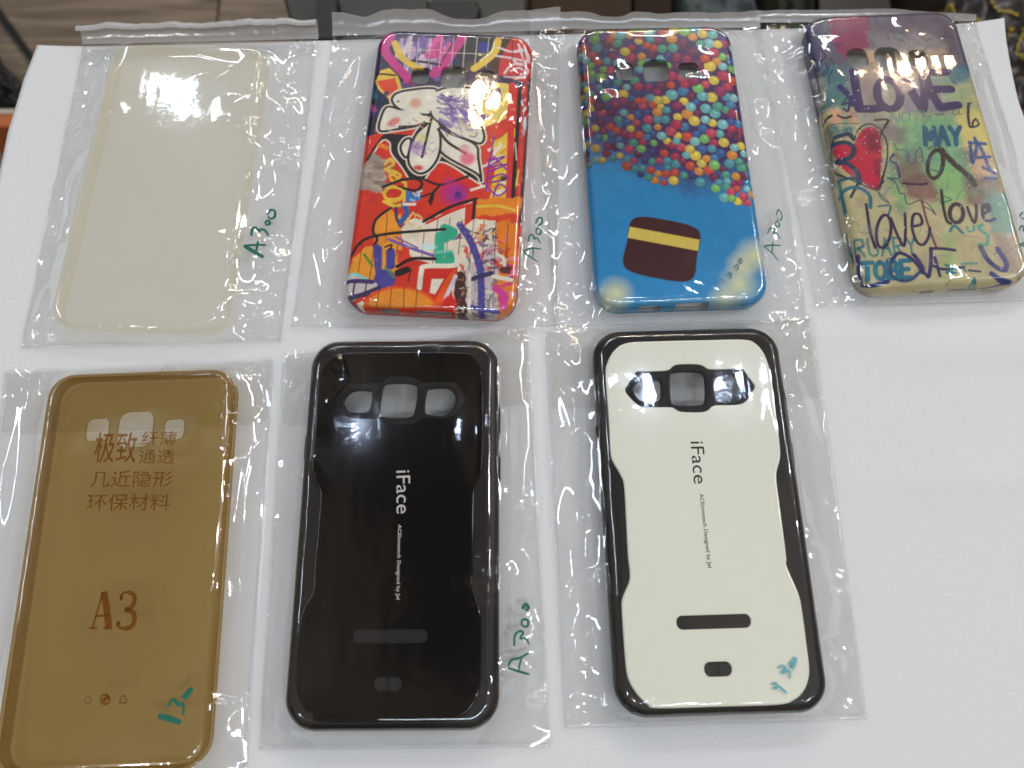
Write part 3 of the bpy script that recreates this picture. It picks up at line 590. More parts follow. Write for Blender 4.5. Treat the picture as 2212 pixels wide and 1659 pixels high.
    p.fill([(640, 320), (700, 400), (740, 520), (700, 620), (580, 640), (420, 690), (300, 790), (240, 950), (480, 1010), (700, 960), (760, 700), (740, 560), (520, 600), (500, 470)], (228, 146, 48), rough=0.4)
    p.fill([(500, 460), (640, 330), (730, 480), (720, 640), (500, 660)], (228, 142, 44))
    p.fill([(740, 530), (860, 430), (1010, 440), (1400, 270), (1430, 430), (1620, 450), (1650, 900), (1640, 1400), (1240, 1400), (1200, 900), (880, 860), (760, 640)], (222, 208, 188), rough=.4)
    p.fill([(1620, 450), (1830, 470), (1830, 1400), (1640, 1400)], (226, 122, 36), rough=.6); p.fill([(1280, 1000), (1620, 560), (1640, 1400), (1240, 1400)], (190, 176, 178), 0.9, rough=.6)
    p.fill([(1340, 300), (1440, 290), (1440, 420), (1330, 500)], RD); p.scribble((740, 420, 960, 520), 14, 26, [(230, 170, 80), WH, (236, 190, 110)], .9, 60)
    p.scribble((1260, 560, 1720, 1000), 70, 26, [(205, 60, 60), (216, 110, 140), WH, (170, 150, 160), (96, 80, 130), (190, 50, 50), (60, 50, 60)], .85, 70, dry=.4); p.scribble((1380, 1000, 1640, 1340), 40, 18, [(120, 112, 120), WH, (70, 64, 80), (160, 150, 160)], .8, 60, dry=.4)
    p.scribble((1640, 700, 1800, 1150), 16, 30, [(205, 50, 120), (230, 150, 180), (60, 40, 40), (206, 60, 40)], .9, 80)
    p.scribble((1380, 480, 1640, 640), 14, 18, [BK, (90, 60, 40), (230, 160, 60)], .9, 60)
    for a, b in (((390, 640), (345, 970)), ((500, 660), (455, 990)), ((620, 380), (605, 640)), ((720, 640), (700, 780)), ((960, 560), (930, 860)), ((1090, 420), (1030, 900)), ((1200, 420), (1145, 900)), ((1310, 440), (1260, 900)), ((1420, 420), (1370, 900)), ((1512, 430), (1480, 1340)), ((1622, 450), (1590, 1340)), ((1735, 470), (1705, 880))): p.line([a, b], 8, (52, 40, 36), .9)
    p.line([(1150, 520), (1225, 560), (1130, 620)], 95, (52, 166, 132)); p.line([(1105, 590), (1100, 800)], 92, (52, 166, 132)); p.line([(1190, 760), (1195, 825), (1100, 830)], 84, (52, 166, 132)); p.blob((1000, 690), 90, (190, 222, 226), .85, ry=45); p.line([(1070, 740), (1200, 730)], 30, (120, 196, 176), .8)
    p.line([(280, 760), (400, 625), (600, 572), (900, 545), (1150, 528)], 30, BK); p.line([(650, 330), (520, 430), (488, 540), (525, 615), (495, 680)], 28, BK); p.line([(700, 330), (705, 420), (740, 500)], 28, (60, 56, 80)); p.line([(1440, 245), (1200, 322), (955, 455)], 30, BK); p.line([(1440, 280), (1220, 360), (985, 470)], 26, (206, 44, 36)); p.line([(1430, 250), (1410, 420)], 30, BK)
    p.line([(770, 300), (800, 380), (740, 470)], 50, (50, 90, 150)); p.fill([(760, 285), (890, 285), (880, 310), (760, 310)], WH); p.line([(1020, 300), (1040, 200), (930, 230)], 22, BK)
    p.line([(1290, 485), (1390, 640), (1450, 800), (1482, 960), (1490, 1360)], 66, IN, dry=.3); p.line([(1400, 985), (1580, 930)], 46, (56, 50, 90)); p.line([(1390, 1240), (1500, 1260), (1640, 1280)], 44, IN)
    p.line([(520, 690), (535, 880), (580, 1040)], 64, IN, dry=.3); p.line([(650, 735), (650, 860)], 84, IN); p.blob((595, 985), 100, IN, soft=.2); p.line([(560, 690), (560, 860)], 22, IN); p.line([(635, 620), (850, 705), (1040, 770)], 30, PU, dry=.4); p.line([(700, 600), (900, 700)], 16, PU); p.line([(405, 755), (485, 865)], 24, (76, 134, 52)); p.line([(600, 870), (680, 970)], 18, (76, 134, 52))
    p.line([(600, 690), (660, 670), (640, 720)], 18, BK); p.fill([(700, 720), (820, 700), (850, 820), (720, 860)], (206, 62, 40), rough=.6); p.blob((900, 850), 130, (190, 50, 40), 1, .2, 40, -5); p.line([(710, 870), (850, 800), (1060, 800)], 34, BK); p.line([(720, 930), (800, 900)], 70, BK); p.line([(800, 980), (900, 880)], 34, RD); p.line([(810, 1010), (840, 900)], 12, BK)
    p.fill([(930, 880), (1260, 870), (1270, 930), (1150, 1150), (1000, 1150), (930, 1070)], (200, 46, 34)); p.line([(915, 1070), (935, 910), (975, 868), (1240, 858), (1265, 780)], 46, WH); p.fill([(1030, 985), (1140, 985), (1060, 1125), (1010, 1110)], WH)
    p.fill([(200, 940), (300, 950), (400, 980), (520, 1020), (540, 1080), (420, 1130), (300, 1180), (190, 1180)], (196, 184, 186)); p.line([(210, 950), (330, 940), (430, 990)], 26, (110, 206, 196)); p.line([(220, 1010), (340, 1000), (480, 1010)], 44, (64, 50, 100)); p.line([(320, 1000), (300, 1130)], 18, (52, 44, 80)); p.line([(430, 1010), (410, 1120)], 12, (52, 44, 80)); p.line([(230, 1160), (380, 1130), (540, 1070)], 50, (54, 46, 84)); p.line([(240, 1180), (330, 1300)], 60, (60, 54, 90)); p.fill([(330, 1200), (400, 1190), (420, 1330), (360, 1330)], WH)
    p.fill([(390, 1220), (470, 1110), (640, 1050), (850, 1060), (1000, 1120), (1060, 1190), (1150, 1000), (1250, 880), (1240, 1010), (1140, 1200), (1130, 1420), (380, 1420)], (222, 84, 28)); p.fill([(450, 1190), (560, 1105), (700, 1075), (880, 1095), (1030, 1190), (980, 1235), (520, 1235)], (230, 138, 40), smooth=True)
    for a, b in (((545, 1080), (515, 1245)), ((662, 1055), (640, 1235)), ((775, 1055), (768, 1245)), ((895, 1080), (880, 1245))): p.line([a, b], 8, (60, 36, 26), .9)
    p.fill([(390, 1245), (1130, 1245), (1130, 1440), (380, 1440)], (206, 50, 26), soft=.6)
    p.fill([(1258, 915), (1350, 925), (1345, 1440), (1270, 1440), (1235, 1120)], (74, 40, 36), rough=.4); p.line([(1250, 960), (1160, 1160), (1150, 1260)], 36, (206, 200, 210)); p.line([(1380, 940), (1370, 1420)], 26, WH); p.blob((1190, 1240), 70, (206, 40, 30), 1, .2, 110); p.scribble((1270, 940, 1340, 1340), 16, 10, [WH, (150, 110, 100)], .8, 50)
    p.line([(1620, 1070), (1700, 1140), (1690, 1240)], 64, (206, 62, 146)); p.line([(1600, 960), (1760, 990)], 40, WH); p.line([(1640, 760), (1690, 790), (1700, 860)], 30, WH); p.line([(1600, 1030), (1690, 1060)], 24, (216, 80, 90)); p.line([(1690, 900), (1720, 900)], 70, (92, 50, 50))
    p.line([(1960, -100), (1890, 700), (1840, 1200), (1800, 1500)], 60, (30, 30, 40))
    p.wash(0.10); return p
# ---- case C: plain multicoloured dots over blue with a tilted brown and yellow block (generic pattern)
def paint_dots():
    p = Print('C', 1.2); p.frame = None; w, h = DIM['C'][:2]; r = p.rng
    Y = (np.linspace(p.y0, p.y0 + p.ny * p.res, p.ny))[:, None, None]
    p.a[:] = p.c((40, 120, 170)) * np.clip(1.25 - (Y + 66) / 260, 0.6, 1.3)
    p.fill([(-60, 90), (60, 90), (60, -16), (30, -8), (8, -14), (-14, -2), (-30, 4), (-60, 14)], (66, 40, 88), soft=8, rough=2)
    cols = [(96, 178, 176), (70, 150, 165), (120, 190, 90), (215, 70, 50), (190, 40, 80), (230, 140, 50), (225, 190, 70), (50, 90, 160), (60, 60, 130), (150, 40, 90), (70, 160, 130), (205, 60, 90), (110, 40, 80), (240, 200, 60), (60, 120, 175), (120, 190, 190)]
    pts = []
    for _ in range(5200):
        x, y = r.uniform(-41, 41), r.uniform(-26, 74)
        lim = -12 - 0.32 * x + 3.0 * math.sin(x / 5.0)
        if y < lim: continue
        rad = 2.15 * (0.75 + 0.35 * r.random()) * (0.75 + 0.25 * np.clip((y + 20) / 70, 0, 1)) * (1.0 + 0.15 * (x > 0))
        if all((x - a) ** 2 + (y - b) ** 2 > (0.80 * (rad + c)) ** 2 for a, b, c in pts): pts.append((x, y, rad))
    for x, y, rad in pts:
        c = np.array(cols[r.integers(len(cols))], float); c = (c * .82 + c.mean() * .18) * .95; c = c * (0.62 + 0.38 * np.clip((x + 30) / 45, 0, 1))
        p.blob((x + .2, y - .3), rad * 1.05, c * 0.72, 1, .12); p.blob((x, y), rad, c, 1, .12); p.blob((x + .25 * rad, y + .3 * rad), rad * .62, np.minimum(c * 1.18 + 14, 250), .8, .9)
    # a plain tilted brown patch with a pale band, pale corners
    a = math.radians(-14); R = lambda P: [(-6.5 + x * math.cos(a) - y * math.sin(a), -42 + x * math.sin(a) + y * math.cos(a)) for x, y in P]
    p.fill(R([(-13, -11), (0, -13), (13, -11), (14, 0), (13, 11), (0, 13), (-13, 11), (-14, 0)]), (66, 34, 34), smooth=True); p.fill(R([(-14, 2), (14, 2), (14, 7), (-14, 7)]), (206, 182, 84))
    for x, y, rad in ((-26, -60, 8), (-30, -66, 9), (22, -58, 9), (16, -65, 8), (30, -46, 9), (24, -50, 7)): p.blob((x, y), rad, (206, 206, 160), .9, .9)
    p.fill([(-60, -63.5), (60, -63.5), (60, -90), (-60, -90)], (40, 140, 165), 0.35, soft=2)
    p.wash(0.06); return p
# ---- case D: watercolour page with the word love
def paint_love():
    p = Print('D', 1.15); IN = (50, 40, 92); TE = (38, 112, 122); BK = (46, 36, 44)
    p.a[:] = p.c((184, 172, 130)); p.frame = 'R1'
    W = lambda pts, c, a=.95, s=1.6, r=1.0: p.fill(pts, c, a, soft=s, rough=r)
    W([(0, 0), (2000, 0), (2000, 640), (0, 700)], (80, 74, 96)); W([(100, 200), (360, 220), (330, 1000), (200, 1050)], (62, 62, 96)); W([(420, 120), (780, 120), (780, 420), (560, 560), (440, 380)], (130, 34, 78), .95, .6)
    W([(640, 460), (1180, 480), (1050, 760), (700, 820)], (190, 158, 124)); W([(780, 300), (1340, 300), (1500, 420), (1140, 520), (820, 420)], (112, 110, 120)); W([(1180, 480), (1500, 420), (1520, 640), (1160, 700)], (150, 130, 120))
    W([(350, 600), (640, 620), (600, 990), (360, 1000)], (64, 110, 118)); W([(700, 760), (900, 760), (900, 1000), (720, 1000)], (170, 146, 116)); W([(880, 760), (1080, 740), (1000, 820)], (90, 136, 112)); W([(1100, 720), (1300, 740), (1700, 900), (1620, 1060), (1100, 1040)], (128, 118, 136))
    W([(1370, 700), (1560, 700), (1560, 760), (1380, 770)], (112, 168, 140)); W([(1500, 600), (1700, 600), (1720, 770), (1540, 780)], (24, 92, 122), 1, .6); W([(1560, 780), (1720, 760), (1960, 1400), (1680, 1380), (1560, 1050)], (204, 188, 106)); W([(1440, 860), (1640, 820), (1640, 930), (1440, 930)], (170, 182, 126))
    W([(420, 1010), (670, 1000), (690, 1130), (430, 1140)], (196, 148, 122), .95, .6); W([(520, 920), (600, 1100), (560, 1140)], (92, 148, 116)); W([(690, 1040), (1140, 1060), (1140, 1250), (700, 1170)], (150, 148, 136)); W([(1100, 1050), (1560, 1060), (1700, 1700), (950, 1700), (1000, 1200)], (128, 172, 118)); W([(760, 1150), (1130, 1160), (1140, 1320), (930, 1330)], (120, 108, 116), .8)
    W([(350, 1150), (480, 1140), (460, 1660), (350, 1660)], (120, 116, 96)); W([(1680, 1380), (1900, 1400), (1960, 1700), (1740, 1700)], (196, 160, 120)); W([(1600, 1380), (1720, 1400), (1700, 1700), (1560, 1700)], (112, 130, 110)); W([(440, 1160), (640, 1150), (640, 1240), (460, 1250)], (46, 110, 112))
    p.frame = 'R2'
    W([(980, 300), (1160, 560), (1120, 700), (1050, 640), (980, 480)], (134, 166, 110)); W([(1400, 120), (1760, 300), (1700, 560), (1400, 620)], (134, 176, 110)); W([(1640, 330), (1980, 330), (2080, 640), (1700, 600)], (116, 100, 84)); W([(1880, 500), (2100, 480), (2140, 860), (1900, 860)], (96, 140, 122)); W([(1480, 860), (1560, 780), (1600, 1250), (1480, 1250)], (150, 172, 110), .8); W([(1900, 860), (2150, 860), (2200, 1300), (2020, 1150)], (150, 128, 108)); W([(1700, 860), (1920, 880), (1880, 1000)], (206, 170, 130), .7)
    W([(300, 1250), (700, 1180), (760, 1640), (320, 1660)], (150, 150, 130), .7)
    p.frame = 'R1'
    W([(560, 640), (900, 600), (1500, 700), (1480, 1000), (700, 1020)], (124, 122, 140), .55, 4); W([(1180, 1080), (1560, 1060), (1640, 1500), (1100, 1600)], (116, 164, 132), .6, 3); W([(940, 1500), (1250, 1300), (1300, 1690), (980, 1690)], (112, 120, 112), .5, 3); W([(1500, 640), (1720, 640), (1800, 1000), (1600, 1000)], (110, 140, 130), .5, 3)
    for _ in range(26): p.blob((p.rng.uniform(300, 1800), p.rng.uniform(300, 1600)), p.rng.uniform(50, 130), [(86, 120, 128), (104, 92, 124), (120, 150, 120), (150, 140, 116), (70, 84, 110)][p.rng.integers(5)], .35, .9)
    p.scribble((200, 240, 560, 1000), 22, 16, [IN, (40, 44, 70), (36, 60, 80)], .7, 120); p.scribble((800, 220, 1560, 420), 14, 14, [IN, (70, 50, 90)], .5, 120)
    for q in ([(640, 660), (665, 820), (700, 1000)], [(690, 1000), (820, 1005), (930, 985)], [(1300, 670), (1340, 830), (1440, 985)], [(1300, 660), (1420, 670), (1500, 660)], [(1370, 825), (1540, 820)], [(1440, 990), (1605, 965)], [(1120, 745), (1210, 900), (1275, 1005)], [(1280, 1005), (1300, 880), (1280, 700)]): p.line(q, 84, IN, smooth=False)
    th = np.linspace(0, 2 * np.pi, 22); p.line([(965 + 105 * math.cos(t) + 18 * math.sin(t), 870 + 135 * math.sin(t)) for t in th], 78, IN)
    p.line([(520, 800), (600, 880), (640, 960)], 60, (46, 46, 100)); p.line([(540, 960), (600, 950), (590, 1020), (550, 1000)], 24, IN); p.line([(350, 1110), (400, 1080), (440, 1060)], 26, BK); p.line([(500, 1060), (560, 1085), (620, 1070)], 24, BK)
    letters(p, 'NOTH', (985, 1130), (98, -4), (8, -95), 16, (92, 146, 118), .85); p.line([(1380, 1050), (1480, 1055)], 12, BK, .7); letters(p, 'OL', (1560, 1060), (55, -8), (0, -50), 12, (60, 90, 80), .8)
    letters(p, 'MAY', (1305, 1335), (118, -2), (-14, -160), 46, (40, 92, 118), width=.8)
    p.line([(1705, 950), (1700, 1060), (1715, 1160), (1745, 1165)], 26, (40, 34, 60)); p.line([(1770, 1090), (1740, 1130), (1760, 1165), (1800, 1140), (1780, 1100)], 20, (40, 34, 60)); p.line([(1690, 990), (1730, 940)], 14, (40, 60, 110))
    p.line([(360, 1190), (450, 1140), (690, 1135)], 8, BK); p.line([(840, 1105), (960, 1105), (930, 1170)], 22, BK); p.line([(955, 1110), (900, 1220), (880, 1290)], 14, BK)
    # heart
    p.fill([(470, 1390), (500, 1320), (600, 1330), (650, 1320), (700, 1220), (780, 1175), (860, 1210), (895, 1330), (902, 1480), (890, 1640), (860, 1750), (740, 1690), (600, 1600), (510, 1500)], (190, 38, 66), smooth=True, rough=.3)
    p.fill([(780, 1200), (880, 1210), (890, 1400), (800, 1400), (740, 1330)], (92, 24, 54), .8, soft=1.5, rough=.8); p.fill([(820, 1480), (895, 1460), (890, 1660), (840, 1600)], (110, 28, 60), .7, soft=1.5)
    p.line([(650, 1290), (690, 1190), (780, 1140), (870, 1180), (940, 1290), (955, 1420), (930, 1560), (890, 1680)], 14, BK); p.line([(650, 1290), (560, 1230), (480, 1260), (440, 1360), (445, 1480), (500, 1590), (620, 1650)], 14, BK); p.line([(690, 1180), (740, 1230), (640, 1300)], 10, BK)
    p.line([(460, 1320), (580, 1310), (650, 1370), (610, 1450), (500, 1480), (600, 1510), (680, 1590), (700, 1680)], 46, (44, 60, 84)); p.line([(480, 1260), (600, 1230), (640, 1280)], 40, (44, 60, 84))
    # leaf
    p.fill([(1020, 1360), (1100, 1500), (1130, 1420), (1180, 1500), (1260, 1380), (1280, 1640), (1100, 1700), (1040, 1560)], (128, 96, 84), .75, soft=1.5, rough=.6)
    p.line([(1010, 1320), (1050, 1380), (1130, 1390), (1160, 1500), (1200, 1500), (1220, 1400), (1260, 1360), (1280, 1480)], 9, (56, 66, 90)); p.line([(1010, 1420), (980, 1480), (1040, 1520), (1070, 1640)], 20, (52, 48, 90)); p.line([(960, 1640), (1000, 1650), (1050, 1640)], 14, (50, 70, 90))
    for i in (0, 1): p.line([(1395 + (74 - i * 8) * math.cos(t) - 16 * math.sin(t), 1515 + (125 + i * 8) * math.sin(t)) for t in th], 32, (60, 42, 44), dry=.3)
    p.line([(1445, 1375), (1560, 1500), (1700, 1620), (1760, 1700)], 58, (58, 42, 42), dry=.3); p.line([(1320, 1380), (1370, 1350), (1420, 1390)], 10, BK)
    for q in ([(1710, 1310), (1860, 1320)], [(1760, 1270), (1780, 1340), (1740, 1500)], [(1800, 1320), (1850, 1430), (1900, 1560)], [(1780, 1450), (1900, 1440)], [(1840, 1540), (1960, 1600)], [(1720, 1320), (1730, 1480)], [(1860, 1640), (1960, 1640)]): p.line(q, 34, (40, 64, 128), dry=.4)
    # lower half
    p.frame = 'R2'
    p.fill([(1090, 380), (1280, 290), (1380, 390), (1440, 560), (1330, 560), (1260, 550), (1150, 540)], (122, 82, 84), .85, soft=1.2, rough=.6); p.line([(1100, 400), (1250, 410), (1320, 400)], 26, (66, 40, 66)); p.line([(1270, 560), (1310, 720), (1370, 900), (1410, 1000)], 22, (118, 60, 72))
    for q in ([(960, 345), (1030, 400), (1070, 490), (1110, 500), (1140, 590), (1260, 550)], [(1290, 570), (1340, 600), (1400, 690), (1360, 650), (1300, 620)], [(1440, 580), (1540, 550), (1480, 520)], [(1360, 270), (1420, 290), (1450, 260), (1420, 340)]): p.line(q, 12, (60, 80, 100))
    p.line([(480, 270), (560, 330), (640, 370), (700, 400), (860, 460), (900, 400), (950, 200)], 14, BK); p.line([(860, 470), (930, 540), (970, 580), (900, 540), (870, 480)], 14, (80, 100, 100)); p.line([(690, 390), (620, 520)], 26, (50, 56, 70)); p.line([(860, 440), (920, 380)], 20, BK)
    p.line([(510, 360), (540, 500), (570, 650)], 44, TE); p.line([(500, 500), (600, 440), (700, 440), (790, 510), (800, 620)], 36, TE); p.line([(500, 360), (640, 350), (700, 380)], 34, (44, 80, 100)); p.line([(870, 610), (980, 605), (960, 700)], 20, TE)
    letters(p, 'BRUARY', (560, 1075), (116, -4), (-20, -160), 24, (58, 122, 124), .9); letters(p, 'TOBE', (735, 1285), (118, -6), (-12, -155), 46, (36, 108, 130), width=.78); p.line([(680, 1200), (650, 1230), (660, 1290)], 20, TE)
    p.line([(760, 590), (775, 700), (800, 850), (845, 990)], 30, (58, 36, 72)); p.line([(920 + 66 * math.cos(t) - 14 * math.sin(t), 840 + 150 * math.sin(t)) for t in th], 30, (58, 36, 72)); p.line([(985, 720), (1040, 860), (1105, 975), (1120, 840), (1115, 675)], 28, (58, 36, 72)); p.line([(1180, 800), (1270, 770), (1250, 690), (1195, 690), (1180, 800), (1220, 930), (1280, 965), (1330, 900), (1345, 810)], 28, (58, 36, 72))
    p.line([(1450, 460), (1470, 620), (1500, 740), (1535, 770)], 30, BK); p.line([(1590 + 62 * math.cos(t), 675 + 85 * math.sin(t)) for t in th], 40, (62, 42, 50)); p.line([(1690, 620), (1720, 700), (1755, 760), (1775, 690), (1770, 595)], 30, (62, 42, 60)); p.line([(1840, 680), (1900, 640), (1880, 590), (1835, 610), (1835, 700), (1880, 745), (1945, 725)], 32, (52, 46, 90)); p.blob((1870, 615), 42, BK)
    p.line([(1530, 840), (1570, 790), (1650, 860)], 26, TE); p.line([(1690, 800), (1700, 840), (1750, 830), (1750, 790)], 20, (70, 150, 130)); p.line([(1830, 780), (1790, 800), (1830, 840), (1880, 880), (1870, 960), (1800, 960)], 30, (72, 158, 136))
    p.line([(690, 1060), (700, 1200), (730, 1340)], 44, IN); p.line([(720, 1340), (840, 1330), (960, 1300)], 40, (38, 48, 112)); p.line([(1000, 1100), (1060, 1040), (1160, 1080), (1260, 1180), (1330, 1260)], 34, IN); p.line([(1000, 1110), (980, 1200), (1040, 1280), (1160, 1290), (1260, 1210)], 30, (44, 70, 110)); p.line([(1200, 1060), (1260, 1140), (1280, 1220)], 40, IN); p.line([(1355, 1000), (1355, 1140), (1340, 1250)], 36, IN); p.line([(1350, 1000), (1450, 1000), (1575, 1015)], 30, (52, 40, 80)); p.line([(1380, 1160), (1480, 1190), (1660, 1170)], 28, (52, 40, 80)); p.line([(1390, 1080), (1440, 1250)], 30, IN); p.blob((1270, 1180), 50, IN, .8)
    p.line([(1490, 1150), (1570, 1180), (1500, 1220), (1590, 1220)], 24, TE); p.line([(1640, 1140), (1780, 1135)], 20, (90, 150, 140)); p.line([(1710, 1200), (1810, 1210)], 22, (44, 60, 90)); p.line([(1640, 1170), (1680, 1210)], 18, TE); p.line([(1740, 1350), (1760, 1270), (1790, 1360)], 24, TE)
    p.line([(1815, 985), (1880, 1100), (1980, 1180), (2045, 1190), (2050, 1120), (1970, 1000)], 50, (56, 50, 108)); p.line([(1920, 1230), (2000, 1280), (2100, 1305)], 52, (46, 58, 118)); p.line([(2090, 1310), (2000, 1340), (1900, 1390)], 26, (46, 58, 118)); p.line([(560, 820), (590, 1000), (640, 1100)], 30, (50, 56, 110)); p.line([(600, 960), (640, 1080), (610, 1120)], 22, IN)
    p.frame = 'R1'; p.scribble((260, 260, 1500, 640), 26, 12, [(44, 40, 70), (70, 96, 110), (120, 60, 90)], .5, 110, dry=.5); p.scribble((300, 1050, 1850, 1650), 34, 10, [(52, 60, 90), (70, 120, 116), (90, 70, 100)], .5, 110, dry=.6)
    p.frame = 'R2'; p.scribble((520, 100, 2050, 1250), 46, 10, [(52, 60, 90), (70, 126, 120), (96, 74, 96), (46, 80, 110)], .5, 120, dry=.6)
    for _ in range(22): p.blob((p.rng.uniform(480, 2050), p.rng.uniform(0, 1250)), p.rng.uniform(50, 130), [(110, 150, 130), (120, 112, 140), (140, 160, 120), (96, 120, 136)][p.rng.integers(4)], .30, .9)
    p.wash(0.12)
    for f, b in (('R1', (300, 700, 1900, 1650)), ('R2', (500, 0, 2050, 1250))):
        p.frame = f
        for _ in range(110): p.blob((p.rng.uniform(b[0], b[2]), p.rng.uniform(b[1], b[3])), p.rng.uniform(3, 7), (240, 235, 230), .8, .3)  # glitter: its sparkle is put into the colour as white specks
    return p

# ------------------------------------------------------------------ build the printed cases
M_printB, M_printC, M_printD = print_mat('graffiti_print', .28), print_mat('dot_print', .25), print_mat('love_print', .22)
M_inner = solid('pale_tpu', (0.80, 0.77, 0.70), .6)
def printed_case(k, name, label, painter, mt, hl, slots):
    o = case_empty(name, k, label); V, F, UV, zf = shell(k, hl, 0.27, slots); p = painter()
    mk('shell', V, F, mt, o, col=p.sample(UV))
    V, F, UV, zf = shell(k, hl, 0.9, slots, inset=1.2, hole_wall=0.05); mk('inner_face', V, F, M_inner, o)
    return o
HB = [hole_from_px('B', 'Z5', 838, 405, 1005, 552), hole_from_px('B', 'Z5', 1110, 390, 1350, 590), hole_from_px('B', 'Z5', 1438, 425, 1615, 580)]
HC = [hole_from_px('C', 'Z7', 570, 415, 725, 570), hole_from_px('C', 'Z7', 815, 388, 1045, 580), hole_from_px('C', 'Z7', 1135, 415, 1310, 560)]
HD = [hole_from_px('D', 'R1', 585, 445, 775, 625, .5), hole_from_px('D', 'R1', 835, 435, 1090, 650, .5), hole_from_px('D', 'R1', 1145, 458, 1325, 620, .5)]
printed_case('B', 'graffiti_phone_case', 'phone case with red and orange street-art print and white leaf shapes', paint_graffiti, M_printB, HB, [(-18.5, -11, 3.4, 6.6), (-4.5, 9, 3.4, 6.6)])
printed_case('C', 'dotted_phone_case', 'blue phone case with a mass of multicoloured round balloon shapes', paint_dots, M_printC, HC, [(-17, -9, 2.6, 6.9), (-3.5, 9.5, 2.6, 7.6)])
printed_case('D', 'love_phone_case', 'glittery phone case with the word love and a red heart', paint_love, M_printD, HD, [(-10, -4.5, 2.6, 5.2), (1, 13, 2.6, 5.2)])

# ------------------------------------------------------------------ see-through cases
M_clear = gel_mat('clear_yellowed_tpu', (1.0, 0.992, 0.964), (0.98, 0.94, 0.82), 0.022, .12, .22)
M_smoke = gel_mat('smoky_brown_tpu', (0.882, 0.806, 0.630), (0.27, 0.22, 0.13), 0.045, .18, .5)
def clear_case(k, name, label, mt, hl, cell=0.9):
    o = case_empty(name, k, label); V, F, UV, zf = shell(k, hl, cell); mk('shell', V, F, mt, o)
    V, F, UV, zf = shell(k, hl, cell, inset=1.1, hole_wall=0.1); mk('inner_face', V, F, mt, o)
    w, h, H, rc, r = DIM[k]; lp, ln = rr_loop(0, 0, w / 2 - .5, h / 2 - .5, rc - .5)
    V, F = strip([np.c_[lp - ln * 0.7, np.full(len(lp), .05)], np.c_[lp, np.full(len(lp), .02)]], True); mk('rim', V, F, mt, o)
    return o
HA = [hole_from_px('A', 'Z1', 885, 478, 1005, 580), hole_from_px('A', 'Z1', 1060, 460, 1230, 600), hole_from_px('A', 'Z1', 1280, 490, 1400, 585)]
HE = [hole_from_px('E', 'R3', 650, 597, 832, 775), hole_from_px('E', 'R3', 895, 545, 1172, 822), hole_from_px('E', 'R3', 1250, 602, 1412, 765)]
clear_case('A', 'clear_phone_case', 'clear slightly yellowed soft phone case in the upper left bag', M_clear, HA)
eo = clear_case('E', 'smoky_phone_case', 'see-through smoky brown soft phone case', M_smoke, HE)

# ------------------------------------------------------------------ two-piece tough cases
PLR = [(458, 420), (470, 330), (520, 245), (600, 200), (760, 190), (1100, 182), (1370, 178), (1450, 205), (1505, 270), (1530, 340), (1555, 450), (1590, 720), (1611, 900), (1608, 975), (1588, 1050), (1588, 1120), (1605, 1250), (1650, 1600)]
PL8 = [(1650, 310), (1668, 365), (1735, 520), (1760, 650), (1785, 840), (1804, 1000), (1795, 1090), (1760, 1165), (1700, 1215), (1600, 1245), (1200, 1258), (800, 1268), (735, 1243), (660, 1168), (605, 1065), (585, 920), (565, 620), (570, 540), (612, 435), (617, 370)]
PL7 = [(605, 1600), (592, 1350), (580, 1150), (560, 1080), (502, 975), (488, 900), (478, 700)]
ztop = DIM['G'][2] + 0.35
plate = np.vstack([on_case('G', 'R7', PLR, ztop), on_case('G', 'R8', PL8, ztop), on_case('G', 'R7', PL7, ztop)])
plate = smooth_line(plate, 5, True)
if 0.5 * np.sum(plate[:, 0] * np.roll(plate[:, 1], -1) - plate[:, 1] * np.roll(plate[:, 0], -1)) < 0: plate = plate[::-1]
surr = smooth_line(on_case('G', 'R7', [(585, 510), (600, 480), (655, 395), (700, 390), (860, 383), (900, 355), (945, 342), (1060, 342), (1105, 355), (1150, 375), (1340, 371), (1365, 375), (1430, 462), (1443, 490), (1430, 520), (1360, 606), (1180, 618), (1140, 645), (1090, 662), (960, 660), (920, 645), (885, 630), (720, 628), (660, 605), (600, 545)], ztop), 4, True)[::-1]
wins = [smooth_line(on_case('G', 'R7', q, ztop), 5, True)[::-1] for q in ([(640, 505), (690, 445), (800, 440), (825, 465), (825, 560), (795, 587), (705, 587), (665, 560)], [(885, 420), (930, 388), (1070, 388), (1115, 425), (1118, 575), (1080, 612), (930, 614), (890, 580)], [(1175, 440), (1205, 415), (1320, 415), (1375, 490), (1330, 590), (1210, 592), (1180, 560)])]
def pill(frame, x0, y0, x1, y1): return hole_from_px('G', frame, x0, y0, x1, y1, 0.56)
slot = pill('R8', 920, 648, 1415, 745); oval = pill('R8', 1103, 956, 1290, 1060)
def text_mesh(s, size, mt, name, parent, matrix, zf=None, ext=0.0):
    c = bpy.data.curves.new(name, 'FONT'); c.body = s; c.size = size; c.align_x = 'LEFT'; c.resolution_u = 4; c.offset = 0.012 if len(s) > 8 else 0.0
    t = bpy.data.objects.new('tmp_text', c); scene.collection.objects.link(t); bpy.context.view_layer.update()
    me = bpy.data.meshes.new_from_object(t.evaluated_get(bpy.context.evaluated_depsgraph_get())); bpy.data.objects.remove(t); bpy.data.curves.remove(c)
    V = np.array([v.co[:] for v in me.vertices]); me.transform(Matrix.Identity(4))
    q = matrix(V[:, :2]); z = zf(q) if zf else np.zeros(len(q))
    me.vertices.foreach_set('co', (np.c_[q, z] * MM).astype(np.float32).ravel()); me.update(); me.materials.clear(); me.materials.append(mt); me.name = name
    return link(bpy.data.objects.new(name, me), parent), (V[:, 0].min(), V[:, 0].max(), V[:, 1].min(), V[:, 1].max())
M_tpu = solid('black_tpu', lin((27, 22, 21)), .40, .35, .08, 500, .15, 2500)
